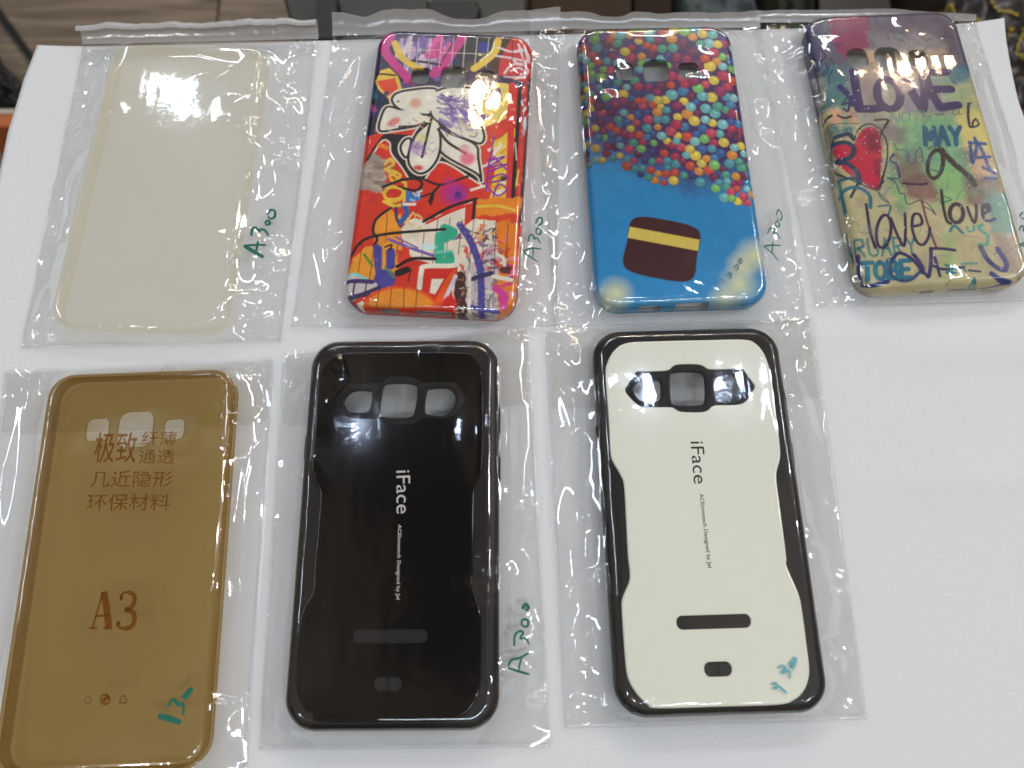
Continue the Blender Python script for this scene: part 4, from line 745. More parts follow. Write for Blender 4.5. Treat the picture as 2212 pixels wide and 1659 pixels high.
M_tpu2 = solid('black_tpu_soft', lin((15, 14, 15)), .34, .3, .08, 500, .3, 3000)
M_wplate = solid('white_gloss_plate', (0.92, 0.92, 0.785), .16, .5, .02, 200, coat=.4)
M_bplate = solid('black_gloss_plate', lin((14, 11, 10)), .10, .5, .05, 200, coat=.0)
M_lblk, M_lwht = solid('black_ink', lin((30, 22, 22)), .5), solid('silver_ink', lin((205, 200, 195)), .4)
def tough_case(k, name, label, mp, mink):
    w, h, H, rc, r = DIM[k]; o = case_empty(name, k, label)
    V, F, UV, zf = shell(k, wins, 0.75, hole_wall=2.0); fo = mk('frame', V, F, M_tpu, o)
    top = lambda P: zf(P) + 0.55; bev = 0.7
    nrm = loop_normals(plate); hl = [surr]; slots = [slot, oval]
    phi = lambda P: np.minimum.reduce([sd_poly(P, plate) - bev, -sd_poly(P, surr), -sd_rr(P, *slot), -sd_rr(P, *oval)])
    mn, mx_ = plate.min(0), plate.max(0)
    g = grid_surface(phi, mn[0], mx_[0], mn[1], mx_[1], 0.6, top); parts = [g]
    rows = []
    for a in np.linspace(0, math.pi / 2, 6): q = plate - nrm * bev * (1 - math.sin(a)); rows.append(np.c_[q, top(plate - nrm * bev) - bev * (1 - math.cos(a)) - .005])
    rows.append(np.c_[plate, rows[-1][:, 2] - 2.2]); parts.append(strip(rows, True))
    for q in [surr] + [rr_loop(*s, n=12)[0] for s in slots]:
        qn = loop_normals(q); z = top(q); rws = [np.c_[q, z], np.c_[q - qn * .15, z - .18], np.c_[q - qn * .15, z - 1.5]]; v, f = strip(rws, True); parts.append((v, f[:, ::-1]))
    V, F = merge(parts); pl = mk('plate', V, F, mp, o)
    # camera surround, a little below the plate, with the three windows
    ph = lambda P: np.minimum.reduce([sd_poly(P, surr) + 0.3] + [-sd_poly(P, q) for q in wins])
    rim = lambda P: np.maximum.reduce([np.exp(-((sd_poly(P, q) + 0.9) / 0.5) ** 2) for q in wins])
    g = grid_surface(ph, surr[:, 0].min() - 1, surr[:, 0].max() + 1, surr[:, 1].min() - 1, surr[:, 1].max() + 1, 0.5, lambda P: top(P) - 0.62 + 0.22 * rim(P)); parts = [g]
    for q in wins:
        qn = loop_normals(q); z = top(q) - .5; v, f = strip([np.c_[q, z], np.c_[q - qn * .1, z - 2.0]], True); parts.append((v, f[:, ::-1]))
    V, F = merge(parts); mk('camera_surround', V, F, M_tpu2, o)
    ds = lambda P: sd_rr(P, *slot); g = grid_surface(lambda P: ds(P) + .2, slot[0] - slot[2] - 1, slot[0] + slot[2] + 1, slot[1] - slot[3] - 1, slot[1] + slot[3] + 1, .35, lambda P: top(P) - .75 - 1.5 * np.clip((ds(P) - .9) / .5, 0, 1)); mk('stand_slot', *g, M_tpu2, o)
    do = lambda P: sd_rr(P, *oval); e = [(oval[0] - 2.7, oval[1]), (oval[0] + 2.7, oval[1])]
    g = grid_surface(lambda P: do(P) + .2, oval[0] - oval[2] - 1, oval[0] + oval[2] + 1, oval[1] - oval[3] - 1, oval[1] + oval[3] + 1, .3, lambda P: top(P) - .55 - 0.9 * sum(np.exp(-(((P - q) ** 2).sum(1) / 1.6 ** 2) ** 3) for q in e)); mk('stand_rest', *g, M_tpu2, o)
    # lettering runs down the middle
    zz = lambda P: top(P) + 0.03
    def run(txt, p0, p1, hgt):               # text runs from p0 to p1 (down the case), its up direction points right
        def mtx(T):
            t = (T[:, 0] - T[:, 0].min()) / (T[:, 0].max() - T[:, 0].min()); v = (T[:, 1] - T[:, 1].min()) / (T[:, 1].max() - T[:, 1].min())
            d = p1 - p0; n = np.array([-d[1], d[0]]) / np.hypot(*d); return p0 + t[:, None] * d + v[:, None] * n * hgt
        text_mesh(txt, 1.0, mink, 'lettering', pl, mtx, zz)
    if k == 'F':
        a = on_case(k, 'R5', [(957, 1160), (957, 1490), (1062, 1160)], H); b = np.vstack([on_case(k, 'R5', [(962, 1572)], H), on_case(k, 'R6', [(948, 366), (984, 366)], H)])
    else:
        a = on_case(k, 'R7', [(1014, 855), (1036, 1132), (1100, 855)], H); b = np.vstack([on_case(k, 'R7', [(1066, 1198)], H), on_case(k, 'R8', [(1122, 342), (1156, 340)], H)])
    run('iFace', a[0], a[1], abs(a[2][0] - a[0][0])); run('ACEInnotech Designed by Jel', b[0], b[1], abs(b[2][0] - b[1][0]))
    # side buttons
    for y0, y1, sx in ((30, 43, 1), (14, 24, 1), (22, 32, -1)):
        q = np.array([(w / 2 - 1, y0), (w / 2 + .55, y0 + .6), (w / 2 + .55, y1 - .6), (w / 2 - 1, y1)]) * [sx, 1]; V, F = prism(q, 5.6, 3.2, .3); mk('side_button', V, F, M_tpu, fo, smooth=False)
    return o
tough_case('G', 'white_tough_case', 'white glossy tough case with black frame and black lettering', M_wplate, M_lblk)
tough_case('F', 'black_tough_case', 'glossy all-black tough case with silver lettering', M_bplate, M_lwht)

# ------------------------------------------------------------------ clear bags
M_film = film_mat('clear_bag_film', refl=2.1, rough=0.06, haze=0.008, bump=0.06, tint=(1, 1, 1))
M_back = film_mat('back_film', refl=0.4, rough=0.15, haze=0.02, bump=0.05, tint=(.985, .985, .983))
M_flap = film_mat('frosted_flap_sheen', refl=1.3, rough=0.18, haze=0.72, bump=0.12, tint=(.93, .93, .93), hazecol=(.86, .855, .85))  # frosted lip; extra white haze stands in for the light it reflects
M_flap2 = film_mat('folded_flap', refl=1.0, rough=0.12, haze=0.14, bump=0.08, tint=(.97, .965, .95), hazecol=(.9, .88, .84))
M_seal = film_mat('heat_seal', refl=1.2, rough=0.12, haze=0.06, bump=0.25, tint=(.96, .96, .96), bscale=900)
M_ink = solid('green_marker', lin((18, 104, 84)), .45, .4, .25, 900)
M_ink_b = solid('faded_blue_marker', lin((96, 176, 188)), .6, .3, .3, 900)
M_ink_k = solid('dark_faint_marker', lin((40, 100, 140)), .6, .3, .3, 900)
def ink_mat(name, rgb, tint, fac):
    m, nt, out = mat(name); d = N(nt, 'ShaderNodeBsdfDiffuse', Color=(*rgb, 1)); t = N(nt, 'ShaderNodeBsdfTransparent', Color=(*tint, 1)); x = N(nt, 'ShaderNodeMixShader', Fac=fac)
    L(nt, d.outputs[0], x.inputs[1]); L(nt, t.outputs[0], x.inputs[2]); L(nt, x.outputs[0], out.inputs[0]); return m
M_brownink = ink_mat('brown_print_ink', lin((112, 66, 28)), (0.72, 0.50, 0.30), 0.55)      # thin see-through ink

BAGS = {'A': [(180, 96), (686, 84), (606, 736), (44, 749)], 'B': [(720, 78), (1207, 66), (1204, 707), (630, 706)], 'C': [(1146, 64), (1640, 60), (1748, 693), (1203, 709)],
        'D': [(1634, 50), (2106, 46), (2298, 646), (1764, 660)], 'E': [(10, 803), (592, 774), (528, 1705), (-112, 1705)], 'F': [(612, 764), (1141, 706), (1188, 1612), (560, 1618)],
        'G': [(1176, 713), (1754, 687), (1872, 1552), (1220, 1572)]}
R_ = {'A': [('Z1', [[(500, 505), (610, 440), (730, 405)], [(430, 765), (500, 795), (590, 790), (660, 720), (700, 590)], [(1580, 490), (1640, 600), (1790, 765)], [(1840, 850), (1780, 1020)], [(1770, 570), (1840, 830)], [(1905, 270), (1840, 400), (1780, 520)], [(1620, 380), (1790, 355), (1860, 300)],
                     [(840, 360), (1190, 350), (1350, 385), (1445, 415), (1305, 510), (1355, 565)], [(1470, 580), (1400, 800)], [(430, 690), (415, 800), (440, 940)], [(540, 830), (490, 930)], [(1510, 730), (1560, 820)]]),
            ('Z4', [[(650, 150), (600, 300), (530, 600), (480, 780)], [(440, 420), (390, 580), (350, 750)], [(350, 1060), (300, 1250), (165, 1475)], [(240, 1490), (430, 1470), (540, 1490)], [(540, 1465), (750, 1460), (830, 1375), (980, 1410), (1280, 1420), (1425, 1465), (1500, 1410)],
                     [(1650, 650), (1650, 900), (1590, 1150), (1515, 1370)], [(1690, 660), (1740, 740), (1750, 900), (1780, 1110)], [(1550, 1370), (1660, 1270), (1780, 1150), (2060, 1090)], [(1965, 690), (2010, 810), (2060, 930)], [(1750, 1290), (1810, 1250), (1900, 1270)]])],
      'B': [('Z5', [[(35, 990), (110, 800), (230, 500), (340, 320), (560, 190)], [(80, 985), (250, 920), (410, 800)], [(180, 1260), (280, 1090), (410, 960)], [(410, 960), (370, 1270), (290, 1450)], [(1840, 550), (1930, 700), (2040, 880), (2090, 1150)], [(1850, 545), (1940, 545), (2020, 640)], [(2040, 600), (2100, 510), (2200, 440)], [(90, 355), (300, 350)], [(280, 760), (380, 700), (460, 710)], [(2180, 500), (2120, 720)]]),
            ('Z6', [[(90, 750), (140, 600), (100, 520)], [(130, 560), (125, 900)], [(20, 1080), (110, 1080), (130, 1150)], [(0, 1355), (240, 1350)], [(2080, 760), (1990, 1000), (2000, 1060), (1920, 1180)], [(1790, 1270), (1970, 1350), (2060, 1310)], [(1920, 1160), (1990, 1390)], [(2060, 0), (2050, 350), (2130, 620)], [(0, 650), (60, 625), (100, 650)], [(190, 1340), (235, 1250)]])],
      'C': [('Z7', [[(25, 210), (215, 240), (200, 330), (120, 460), (0, 540)], [(350, 270), (500, 240), (800, 210), (1050, 220), (1250, 290)], [(470, 280), (560, 420), (620, 580)], [(360, 370), (570, 660)], [(440, 600), (560, 830), (650, 930)], [(1390, 300), (1180, 540), (1400, 590), (1500, 690)], [(1520, 340), (1620, 860), (1740, 1500)], [(1840, 80), (1820, 240), (1730, 370), (1870, 550)], [(1920, 660), (1910, 900), (2000, 1150)], [(1810, 1130), (1870, 1440)]]),
            ('Z8', [[(1060, 820), (1300, 990), (1680, 1135)], [(1810, 700), (1890, 920), (2090, 1170)], [(2200, 700), (2040, 960)], [(2040, 1050), (2212, 1130)], [(0, 340), (90, 560), (110, 880)], [(60, 1100), (40, 1400)], [(190, 1360), (560, 1370)]])],
      'D': [('R1', [[(0, 130), (90, 195), (230, 270)], [(0, 500), (90, 640)], [(100, 660), (100, 1060)], [(170, 780), (240, 1140)], [(330, 190), (500, 170), (650, 190), (900, 170)], [(1490, 265), (1720, 150)], [(1750, 160), (1670, 320)], [(1640, 510), (1690, 450), (1770, 500)], [(1680, 660), (1850, 600)], [(950, 250), (1200, 310), (1440, 350), (1490, 500)], [(385, 330), (440, 600), (600, 850)]]),
            ('R2', [[(600, 700), (560, 1000), (550, 1340)], [(720, 720), (860, 1200)], [(300, 1500), (600, 1390), (900, 1370), (1500, 1340)], [(130, 980), (0, 1200)], [(205, 970), (240, 1250), (300, 1490)], [(0, 1370), (250, 1460)], [(1100, 1300), (1700, 1280)]])],
      'E': [('R3', [[(60, 240), (450, 330)], [(100, 415), (400, 370)], [(1720, 350), (1740, 750), (1820, 920)], [(1870, 510), (1830, 840)], [(1850, 280), (2030, 150)], [(2140, 1150), (2080, 1200), (2050, 1270)], [(2020, 1310), (2130, 1510)], [(1250, 215), (1450, 205)]]), ('R4', [[(1960, 800), (2020, 850)], [(1830, 1060), (1780, 1270)], [(1940, 1050), (1940, 1200)]])],
      'F': [('R5', [[(1960, 110), (1900, 170), (1700, 250), (1640, 300), (1610, 700), (1610, 1100), (1640, 1650)], [(1830, 480), (1810, 900), (1830, 1250), (1860, 1650)], [(400, 400), (480, 310), (540, 280)], [(300, 960), (370, 680)], [(120, 1400), (200, 1260), (380, 1130)], [(90, 380), (110, 470), (160, 420)], [(230, 530), (300, 790)], [(1090, 190), (1300, 180)], [(2000, 300), (2040, 640)]]),
            ('R6', [[(1650, 0), (1690, 400)], [(1870, 0), (1960, 450), (2050, 800)], [(1740, 900), (1840, 1060)], [(1930, 850), (1850, 1030)], [(2090, 1050), (2105, 1200)], [(50, 1250), (130, 1275)], [(0, 1150), (60, 1110)]])],
      'G': [('R7', [[(70, 130), (330, 260)], [(110, 290), (240, 230), (390, 220)], [(270, 380), (280, 550), (330, 800)], [(150, 765), (240, 1150), (290, 1600)], [(150, 765), (325, 985)], [(150, 550), (390, 370)], [(1500, 180), (1540, 400), (1600, 850), (1650, 1050), (1750, 1410)], [(1650, 330), (1750, 700), (1880, 1020), (2020, 1620)], [(1810, 50), (1500, 170)], [(1810, 60), (1740, 200)], [(1770, 240), (1770, 450), (1820, 590)], [(1645, 490), (1730, 890)]]),
            ('R8', [[(1830, 170), (1850, 350), (1910, 550), (1920, 700)], [(2030, 360), (1980, 630)], [(1890, 550), (1890, 800)], [(1920, 970), (2080, 860)], [(240, 800), (400, 770)], [(230, 910), (400, 870)], [(260, 1100), (340, 1100), (310, 1180), (370, 1300)], [(390, 1260), (480, 1280)], [(1770, 1180), (1910, 1125)], [(640, 1150), (760, 1250)], [(760, 1225), (1350, 1210)], [(300, 370), (350, 480)]])]}
def case_height(k, P):
    w, h, H, rc, r = DIM[k]; q = loc(k, P); d = sd_rr(q, 0, 0, w / 2, h / 2, rc)
    z = BASE + prof(np.maximum(d, 0), H, r) + 0.22 + (0.6 if k in 'FG' else 0.0) * np.clip(d / 4, 0, 1)
    return np.where(d > 0, z, 0.0)
class Bag:
    def __init__(s, k, i, name, label):
        s.k = k; s.z0 = 0.20 + 0.05 * i; s.q = px(BAGS[k], 1.0)[:, :2]; rng = np.random.default_rng(100 + ord(k)); s.rng = rng
        s.c = s.q.mean(0); s.o = tag(empty(name, (s.c[0] * MM, s.c[1] * MM, 0)), label, 'plastic bag', 'clear bags laid out on the paper')
        W = np.hypot(*(s.q[1] - s.q[0])); Hh = np.hypot(*(s.q[3] - s.q[0])); s.W, s.H = W, Hh; print('bag', k, round(W), round(Hh))
        s.nu, s.nv = int(W / 0.6), int(Hh / 0.6); u, v = np.linspace(0, 1, s.nu), np.linspace(0, 1, s.nv); U, Vv = np.meshgrid(u, v); s.U, s.V = U, Vv
        s.P = s.at(U, Vv); s.solve()
    def at(s, U, V):
        q = s.q; return q[0] * ((1 - U) * (1 - V))[..., None] + q[1] * (U * (1 - V))[..., None] + q[2] * (U * V)[..., None] + q[3] * ((1 - U) * V)[..., None]
    def uv(s, P):
        q = s.q; P = np.asarray(P, float)[:, :2]; U = np.full(len(P), .5); V = np.full(len(P), .5)
        for _ in range(8):
            r = s.at(U, V) - P; du = (q[1] - q[0]) * (1 - V)[:, None] + (q[2] - q[3]) * V[:, None]; dv = (q[3] - q[0]) * (1 - U)[:, None] + (q[2] - q[1]) * U[:, None]
            det = du[:, 0] * dv[:, 1] - du[:, 1] * dv[:, 0]; U = U - (r[:, 0] * dv[:, 1] - r[:, 1] * dv[:, 0]) / det; V = V - (du[:, 0] * r[:, 1] - du[:, 1] * r[:, 0]) / det
        return U, V
    def relax(s, obs, g, n, h):
        for _ in range(n):
            a = np.pad(h, 1, mode='edge'); h = np.maximum(obs, 0.25 * (a[:-2, 1:-1] + a[2:, 1:-1] + a[1:-1, :-2] + a[1:-1, 2:]) - g)
            h[:, 0] = h[:, -1] = h[-1, :] = s.z0 + 0.15; h[0, :] = s.z0 + 0.8
        return h
    def solve(s):
        k = s.k; sh = s.U.shape; z0 = s.z0 + 0.15
        ob = np.maximum(z0, case_height(k, s.P.reshape(-1, 2)).reshape(sh))
        h = ob.copy()
        # coarse first, then fine
        f = 4; oc = ob[:sh[0] // f * f, :sh[1] // f * f].reshape(sh[0] // f, f, sh[1] // f, f).max((1, 3)); hc = s.relax(oc, 0.020 * f, 260, oc.copy())
        yi = np.minimum(np.arange(sh[0]) // f, hc.shape[0] - 1); xi = np.minimum(np.arange(sh[1]) // f, hc.shape[1] - 1)
        h = np.maximum(ob, hc[yi][:, xi]); h = s.relax(ob, 0.0022, 90, h); base = h.copy()
        rng = s.rng; add = np.zeros(sh); GX, GY = s.P[..., 0], s.P[..., 1]
        def ridge(P, amp, w=None):
            """a crisp fold with a rounded crest along the line P"""
            p = resample(P, 0.8); w = w or rng.uniform(2.2, 4.2); U, V = s.uv(p); m = 3.2 * w
            i0, i1 = int(max(0, (U.min() - m / s.W) * s.nu)), int(min(s.nu, (U.max() + m / s.W) * s.nu + 1)); j0, j1 = int(max(0, (V.min() - m / s.H) * s.nv)), int(min(s.nv, (V.max() + m / s.H) * s.nv + 1))
            if i1 <= i0 or j1 <= j0: return
            X, Y = GX[j0:j1, i0:i1], GY[j0:j1, i0:i1]; best = np.full(X.shape, 1e9); tt = np.zeros(X.shape); A, B = p[:-1, :2], p[1:, :2]; n = len(A)
            for a in range(n):
                e = B[a] - A[a]; L2 = max(e @ e, 1e-9); t = np.clip(((X - A[a, 0]) * e[0] + (Y - A[a, 1]) * e[1]) / L2, 0, 1); d = (X - A[a, 0] - t * e[0]) ** 2 + (Y - A[a, 1] - t * e[1]) ** 2
                c = d < best; best = np.where(c, d, best); tt = np.where(c, (a + t) / n, tt)
            r = rng.uniform(1.8, 4.2); f = np.exp(-(np.sqrt(best + r * r) - r) / w) - 0.04; k_ = amp * np.clip(np.minimum(tt, 1 - tt) * 4, 0, 1) ** 0.7 * (0.85 + 0.3 * np.sin(tt * rng.uniform(4, 12) + rng.uniform(0, 6)))
            on = ob[j0:j1, i0:i1] > 3; add[j0:j1, i0:i1] = np.maximum(add[j0:j1, i0:i1], np.maximum(f, 0) * k_ * np.where(on, 0.34, 1.0))
        for frame, lines in R_[k]:
            for ln in lines:
                zg = 3.0; P = px(fr(frame, smooth_line(ln, 5)), zg); zz = np.interp(0, [0], [0])
                zt = np.maximum(case_height(k, P), 2.0); P = np.vstack([px(fr(frame, [q]), z)[0] for q, z in zip(smooth_line(ln, 5), zt)])
                ridge(P, rng.uniform(1.8, 3.4))
        w, hgt = DIM[k][:2]
        cs = glob(k, [(-w / 2 + 3, hgt / 2 - 3), (w / 2 - 3, hgt / 2 - 3), (w / 2 - 3, -hgt / 2 + 3), (-w / 2 + 3, -hgt / 2 + 3)])
        for c, q in zip(cs, s.q):                                  # folds fanning from the case's corners to the bag's corners
            for n in range(3):
                e = c + (q - c) * rng.uniform(.75, .97) + rng.normal(0, 7, 2); m_ = (c + e) / 2 + rng.normal(0, 1.6, 2); ridge(np.array(smooth_line([c, m_, e], 5)), rng.uniform(1.2, 2.2), rng.uniform(1.5, 3.0))
        for sx in (-1, 1):                                         # long folds down the sides
            for n in range(2):
                a, b_ = sorted(rng.uniform(-hgt / 2, hgt / 2, 2)); x = sx * (w / 2 + rng.uniform(3, 11)); ridge(glob(k, smooth_line([(x, a), (x + rng.normal(0, 2), (a + b_) / 2), (x + rng.normal(0, 2.5), b_)], 6)), rng.uniform(1.4, 2.4), rng.uniform(2, 3.6))
        for n in range(5):                                        # stray small folds in the free margin
            u, v = (rng.uniform(.02, .13) if rng.random() < .5 else rng.uniform(.87, .98), rng.uniform(.03, .97)); a = rng.uniform(-1.2, 1.2) + math.pi / 2; l = rng.uniform(6, 20)
            c = s.at(np.array([u]), np.array([v]))[0]; ridge(np.array([c, c + [math.cos(a) * l, math.sin(a) * l], c + [math.cos(a) * l * 1.6 + rng.normal(0, 2), math.sin(a) * l * 1.5]]), rng.uniform(1.0, 2.0))
        h = base + add
        e = np.minimum.reduce([s.U * s.W, (1 - s.U) * s.W, (1 - s.V) * s.H, s.V * s.H]); e = np.clip(e / 4, 0, 1)
        nz = 0.045 * vnoise(sh, (s.H / 11, s.W / 11), rng, 2) + 0.035 * vnoise(sh, (s.H / 30, s.W / 5), rng, 2)
        hi = ob > 3
        s.h = h + e * np.where(hi, np.maximum(nz * 0.8 + .05, 0), np.maximum(nz + .08, 0)); s.h[s.h < z0] = z0
        n = s.nu * s.nv; I = np.arange(n).reshape(s.nv, s.nu); Q = np.stack([I[:-1, :-1].ravel(), I[1:, :-1].ravel(), I[1:, 1:].ravel(), I[:-1, 1:].ravel()], 1)
        P = s.P.reshape(-1, 2) - s.c
        mk('front_film', np.c_[P, s.h.ravel()], [Q], M_film, s.o)
        m = 6; Ub, Vb = np.meshgrid(np.linspace(0, 1, m), np.linspace(0, 1, m)); Pb = s.at(Ub, Vb).reshape(-1, 2) - s.c; I = np.arange(m * m).reshape(m, m); Qb = np.stack([I[:-1, :-1].ravel(), I[1:, :-1].ravel(), I[1:, 1:].ravel(), I[:-1, 1:].ravel()], 1)
        mk('back_film', np.c_[Pb, np.full(m * m, s.z0)], [Qb], M_back, s.o)
        for nm, path in (('side_seal', [(0, 0), (0, 1)]), ('side_seal', [(1, 0), (1, 1)]), ('bottom_seal', [(0, 1), (1, 1)])):
            t = np.linspace(0, 1, 160); a, b = np.array(path[0], float), np.array(path[1], float); uv = a + (b - a) * t[:, None]; P = s.at(uv[:, 0], uv[:, 1])
            inw = (s.c - P.mean(0)); d = np.gradient(P, axis=0); d /= np.hypot(*d.T)[:, None]; nr = np.c_[-d[:, 1], d[:, 0]]; nr *= np.sign(nr @ inw)[:, None]
            wob = 0.12 * vnoise((160, 2), (30, 1), rng)[:, 0]
            rows = [np.c_[P + nr * (x + 0 * wob[:, None]) - s.c, s.z0 + zz + np.abs(wob) * (x > 0) * (x < 1.2)] for x, zz in ((-.5, .12), (0.0, .42), (.5, .55), (1.1, .42))]
            V, F = strip(rows, False); mk(nm, V, F, M_seal, s.o)
    def z(s, P):
        U, V = s.uv(P); a = np.clip(V * (s.nv - 1), 0, s.nv - 1.001); b = np.clip(U * (s.nu - 1), 0, s.nu - 1.001); j, i = a.astype(int), b.astype(int); fy, fx = a - j, b - i; h = s.h
        return h[j, i] * (1 - fx) * (1 - fy) + h[j, i + 1] * fx * (1 - fy) + h[j + 1, i] * (1 - fx) * fy + h[j + 1, i + 1] * fx * fy
    def on(s, frame, pts):
        """picture points -> points on the film"""
        f = fr(frame, pts); z = np.full(len(f), 4.0)
        for _ in range(8): P = np.vstack([px([q], zz)[0] for q, zz in zip(f, z)]); z = 0.5 * z + 0.5 * s.z(P)
        return P[:, :2]
    def write(s, frame, strokes, w, mt, name='handwriting', ftaper=True):
        sc = FR[frame][2] / 2212 * K / 5.0; parts = []
        for st in strokes:
            ww = w
            if isinstance(st, tuple): st, ww = st
            P = s.on(frame, smooth_line(st, 6) if len(st) > 2 else st); parts.append(ribbon(P, ww * sc, lambda p: s.z(p) + 0.18, ftaper))
        V, F = merge(parts); V[:, :2] -= s.c
        return mk(name, V, F, mt, s.o)
    def curl_flap(s, prof_, dips):
        """open adhesive lip standing up along the bag's mouth"""
        n = 180; t = np.linspace(-0.004, 1.004, n); P = s.at(t, np.zeros(n)); up = s.at(t, np.full(n, -0.02)) - P; up /= np.hypot(*up.T)[:, None]
        k = 1 + 0.10 * vnoise((n, 2), (7, 1), s.rng, 2)[:, 0]
        for c, w, a in dips: k = k * (1 - a * np.exp(-((t - c) / w) ** 4))
        wv = 0.25 * vnoise((n, 2), (40, 1), s.rng)[:, 0]
        rows = [np.c_[P + up * (x * k + wv * (zz / 9))[:, None] - s.c, s.z0 + 0.9 + zz * k] for x, zz in smooth_line(prof_, 5)]
        V, F = strip(rows, False); mk('flap', V, F, M_flap, s.o)
    def flat_flap(s, v1):
        n = 60; t = np.linspace(0.012, 0.988, n); rows = []
        for v in np.linspace(0.004, v1, 14): p = s.at(t, np.full(n, v)); rows.append(np.c_[p - s.c, np.full(n, s.z0 + .06 + 0.02 * math.sin(v * 40))])
        V, F = strip(rows, False); fl_ = mk('flap', V, F, M_flap2, s.o)
        e = s.at(t, np.full(n, v1)); d = (s.at(t, np.full(n, v1 + .004)) - e); rows = [np.c_[e - s.c, np.full(n, s.z0 + .07)], np.c_[e + d - s.c, np.full(n, s.z0 + .13)], np.c_[e + d * 2.2 - s.c, np.full(n, s.z0 + .07)]]
        V, F = strip(rows, False); mk('flap_edge', V, F, M_seal, fl_)

bag = {}
for i, (k, nm, lb) in enumerate((('A', 'clear_bag', 'clear plastic bag holding the clear yellowed case, green marker writing'), ('B', 'clear_bag', 'clear plastic bag holding the street-art print case'),
        ('C', 'clear_bag', 'clear plastic bag holding the blue case with multicoloured balloon shapes'), ('D', 'clear_bag', 'clear plastic bag holding the love and heart case'),
        ('E', 'clear_bag', 'clear plastic bag printed with brown Chinese lettering over the smoky brown case'), ('F', 'clear_bag', 'clear plastic bag holding the black tough case'), ('G', 'clear_bag', 'clear plastic bag holding the white tough case'))):
    bag[k] = Bag(k, i, nm, lb)
CURL = [(0, 0), (2.4, 1.2), (4.6, 3.0), (5.8, 5.0), (5.4, 6.6), (3.6, 7.2), (2.0, 6.8)]
bag['A'].curl_flap(CURL, [(.52, .09, .12)]); bag['B'].curl_flap([(0, 0), (2.6, 1.0), (5.0, 2.6), (6.8, 4.4), (7.2, 5.2)], [(.58, .13, .35)]); bag['C'].curl_flap([(0, 0), (2.2, .8), (4.2, 2.2), (5.2, 3.6)], [(.36, .07, .3)]); bag['D'].curl_flap([(0, 0), (1.8, .5), (3.4, 1.4), (4.4, 2.4)], [(1.0, .3, .3)])
bag['E'].flat_flap(.165); bag['F'].flat_flap(.20); bag['G'].flat_flap(.215)

bag['A'].write('Z4', [([(1775, 770), (1850, 815), (1920, 855)], 30), [(1775, 770), (1860, 765), (1938, 765)], ([(1880, 735), (1865, 810)], 14), [(1830, 700), (1835, 655), (1860, 635), (1885, 668), (1900, 650), (1930, 660), (1955, 700)], [(1930, 600), (1955, 585), (1965, 610), (1940, 620), (1930, 600)], [(1945, 545), (1970, 510), (2000, 520), (2000, 560), (1970, 575), (1950, 555)]], 17, M_ink)
bag['B'].write('Z6', [[(1870, 735), (1940, 785), (2005, 830)], [(1870, 735), (1950, 705), (2040, 712)], ([(1965, 690), (1965, 790)], 12), [(1920, 645), (1930, 590), (1962, 580), (1975, 625), (1995, 605), (2035, 660)], [(1990, 560), (2000, 520), (2040, 540), (2020, 580), (1990, 560)], [(1985, 480), (2010, 430), (2045, 425), (2040, 480), (2000, 500)]], 16, M_ink)
bag['C'].write('Z8', [[(1885, 700), (1960, 760), (2020, 830)], [(1890, 700), (1960, 690), (2038, 692)], ([(1970, 660), (1960, 770)], 12), [(1920, 590), (1945, 540), (1985, 545), (1970, 590), (2000, 580), (2035, 635)], [(1990, 500), (2010, 470), (2030, 510), (2005, 525), (1990, 500)], [(2000, 420), (2020, 370), (2050, 420), (2040, 470), (2005, 440)]], 13, M_ink)
bag['C'].write('Z8', [[(1500, 985), (1540, 1010)], [(1560, 960), (1590, 930), (1600, 960), (1580, 990)], [(1620, 890), (1650, 860), (1660, 900), (1640, 920)], [(1660, 850), (1680, 800), (1695, 840), (1670, 860)]], 9, M_ink_k)
bag['D'].write('R2', [[(2165, 970), (2215, 985), (2260, 1010)], [(2165, 970), (2220, 950), (2270, 950)], [(2160, 840), (2180, 800), (2210, 800), (2200, 840), (2240, 830)], [(2170, 700), (2200, 670), (2230, 700), (2200, 730), (2170, 700)]], 15, M_ink)
bag['E'].write('R4', [([(1215, 1258), (1290, 1275), (1390, 1310)], 34), ([(1215, 1258), (1320, 1300)], 20), [(1300, 1185), (1320, 1140), (1345, 1135), (1375, 1180), (1395, 1155), (1412, 1200), (1410, 1250)], ([(1410, 1125), (1440, 1090), (1478, 1042)], 36)], 20, M_ink)
bag['F'].write('R6', [[(1812, 890), (1890, 915), (1978, 940)], [(1812, 880), (1840, 830), (1910, 810), (1975, 772)], ([(1915, 815), (1890, 915)], 12), [(1860, 722), (1865, 640), (1900, 608), (1930, 620), (1905, 665), (1950, 665), (1975, 712)], [(1915, 560), (1925, 520), (1965, 525), (1960, 575), (1915, 560)], ([(1925, 440), (1945, 400), (1970, 430), (1945, 450)], 26)], 15, M_ink)
bag['G'].write('R8', [[(1550, 1112), (1580, 1100), (1590, 1130), (1560, 1140)], [(1595, 1120), (1650, 1165)], [(1592, 1000), (1630, 985), (1640, 1010), (1610, 1035), (1670, 1020), (1668, 1070)], [(1665, 985), (1680, 960), (1700, 980), (1685, 1005), (1665, 985)], [(1690, 960), (1700, 930), (1715, 945), (1700, 975)]], 10, M_ink_b)

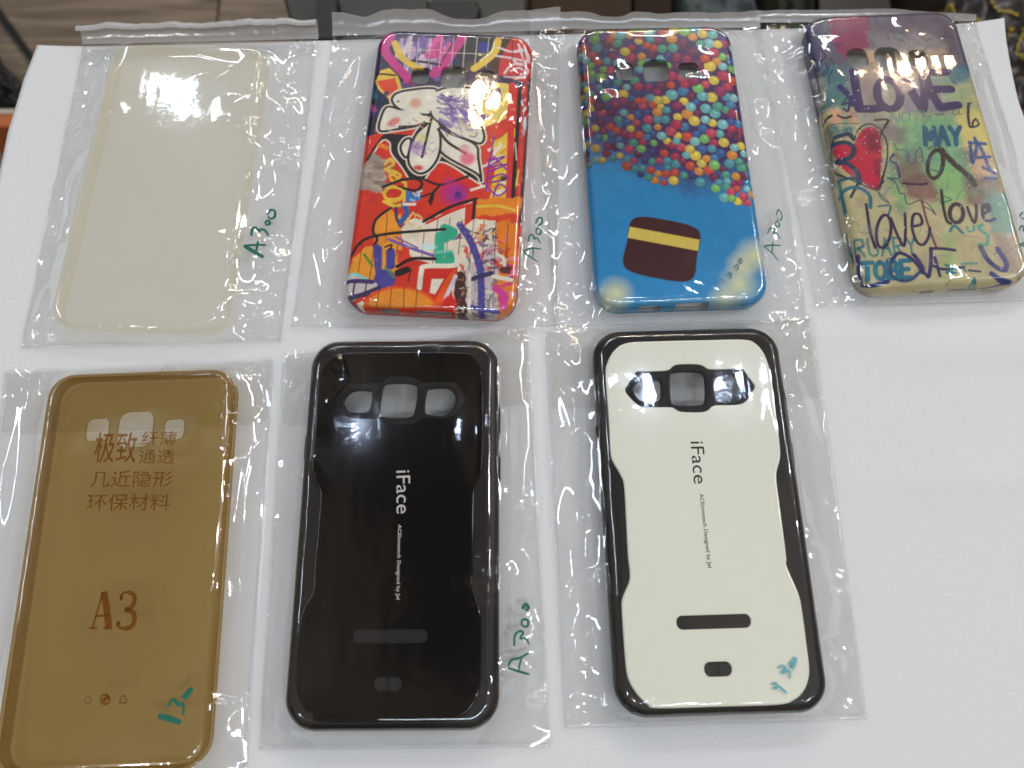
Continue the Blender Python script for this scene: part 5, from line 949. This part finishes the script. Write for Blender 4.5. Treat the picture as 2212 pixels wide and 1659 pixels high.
# brown lettering printed on the bag of the smoky case
def bag_text(s, txt, frame, x0, y0, x1, y1, slant=0.0, bold=0.0):
    c = bpy.data.curves.new('lettering', 'FONT'); c.body = txt; c.size = 1.0; c.resolution_u = 3; c.offset = bold
    t = bpy.data.objects.new('tmp_text', c); scene.collection.objects.link(t); bpy.context.view_layer.update()
    me = bpy.data.meshes.new_from_object(t.evaluated_get(bpy.context.evaluated_depsgraph_get())); bpy.data.objects.remove(t); bpy.data.curves.remove(c)
    V = np.array([v.co[:2] for v in me.vertices]); V = (V - V.min(0)) / (V.max(0) - V.min(0))
    f = np.c_[x0 + V[:, 0] * (x1 - x0) + slant * V[:, 1], y1 - V[:, 1] * (y1 - y0)]
    P = px(fr(frame, f), BASE + DIM['E'][2] + .35); z = s.z(P) + 0.22
    me.vertices.foreach_set('co', (np.c_[P[:, :2] - s.c, z] * MM).astype(np.float32).ravel()); me.update(); me.materials.clear(); me.materials.append(M_brownink); me.name = 'printed_lettering'
    return link(bpy.data.objects.new('printed_lettering', me), s.o)
b = bag['E']
bag_text(b, '极致', 'R3', 715, 705, 1040, 945, 25, .006); bag_text(b, '纤薄', 'R3', 1085, 702, 1350, 810, 10); bag_text(b, '通透', 'R3', 1065, 842, 1335, 950, 8)
bag_text(b, '几近隐形', 'R3', 690, 1005, 1320, 1130, 14); bag_text(b, '环保材料', 'R3', 666, 1182, 1300, 1310, 12)
b.write('R4', [([(793, 305), (755, 440), (712, 582)], 12), ([(800, 305), (822, 440), (838, 582)], 40), ([(742, 490), (835, 490)], 12), ([(685, 585), (748, 585)], 12), ([(800, 585), (862, 585)], 12)], 14, M_brownink, 'printed_lettering', False)
b.write('R4', [([(930, 365), (940, 322), (985, 305)], 16), ([(985, 305), (1030, 330), (1032, 390), (1000, 430), (960, 442)], 26), ([(960, 442), (1020, 462), (1036, 515), (1015, 570), (960, 590)], 28), ([(960, 590), (915, 575), (905, 540)], 18), ([(925, 352), (945, 358)], 26), ([(900, 545), (925, 548)], 26)], 16, M_brownink, 'printed_lettering', False)
th = np.linspace(0, 2 * math.pi, 20)
b.write('R4', [[(810 + 36 * math.cos(t), 1132 + 38 * math.sin(t)) for t in th], ([(790, 1145), (812, 1130), (832, 1108)], 26)], 10, M_brownink, 'printed_symbol', False)
b.write('R4', [[(920, 1155), (945, 1095), (978, 1155), (920, 1155)]], 7, M_brownink, 'printed_symbol', False)
b.write('R4', [[(650, 1150), (670, 1105), (700, 1120), (690, 1165), (650, 1150)]], 4, M_brownink, 'printed_symbol', False)
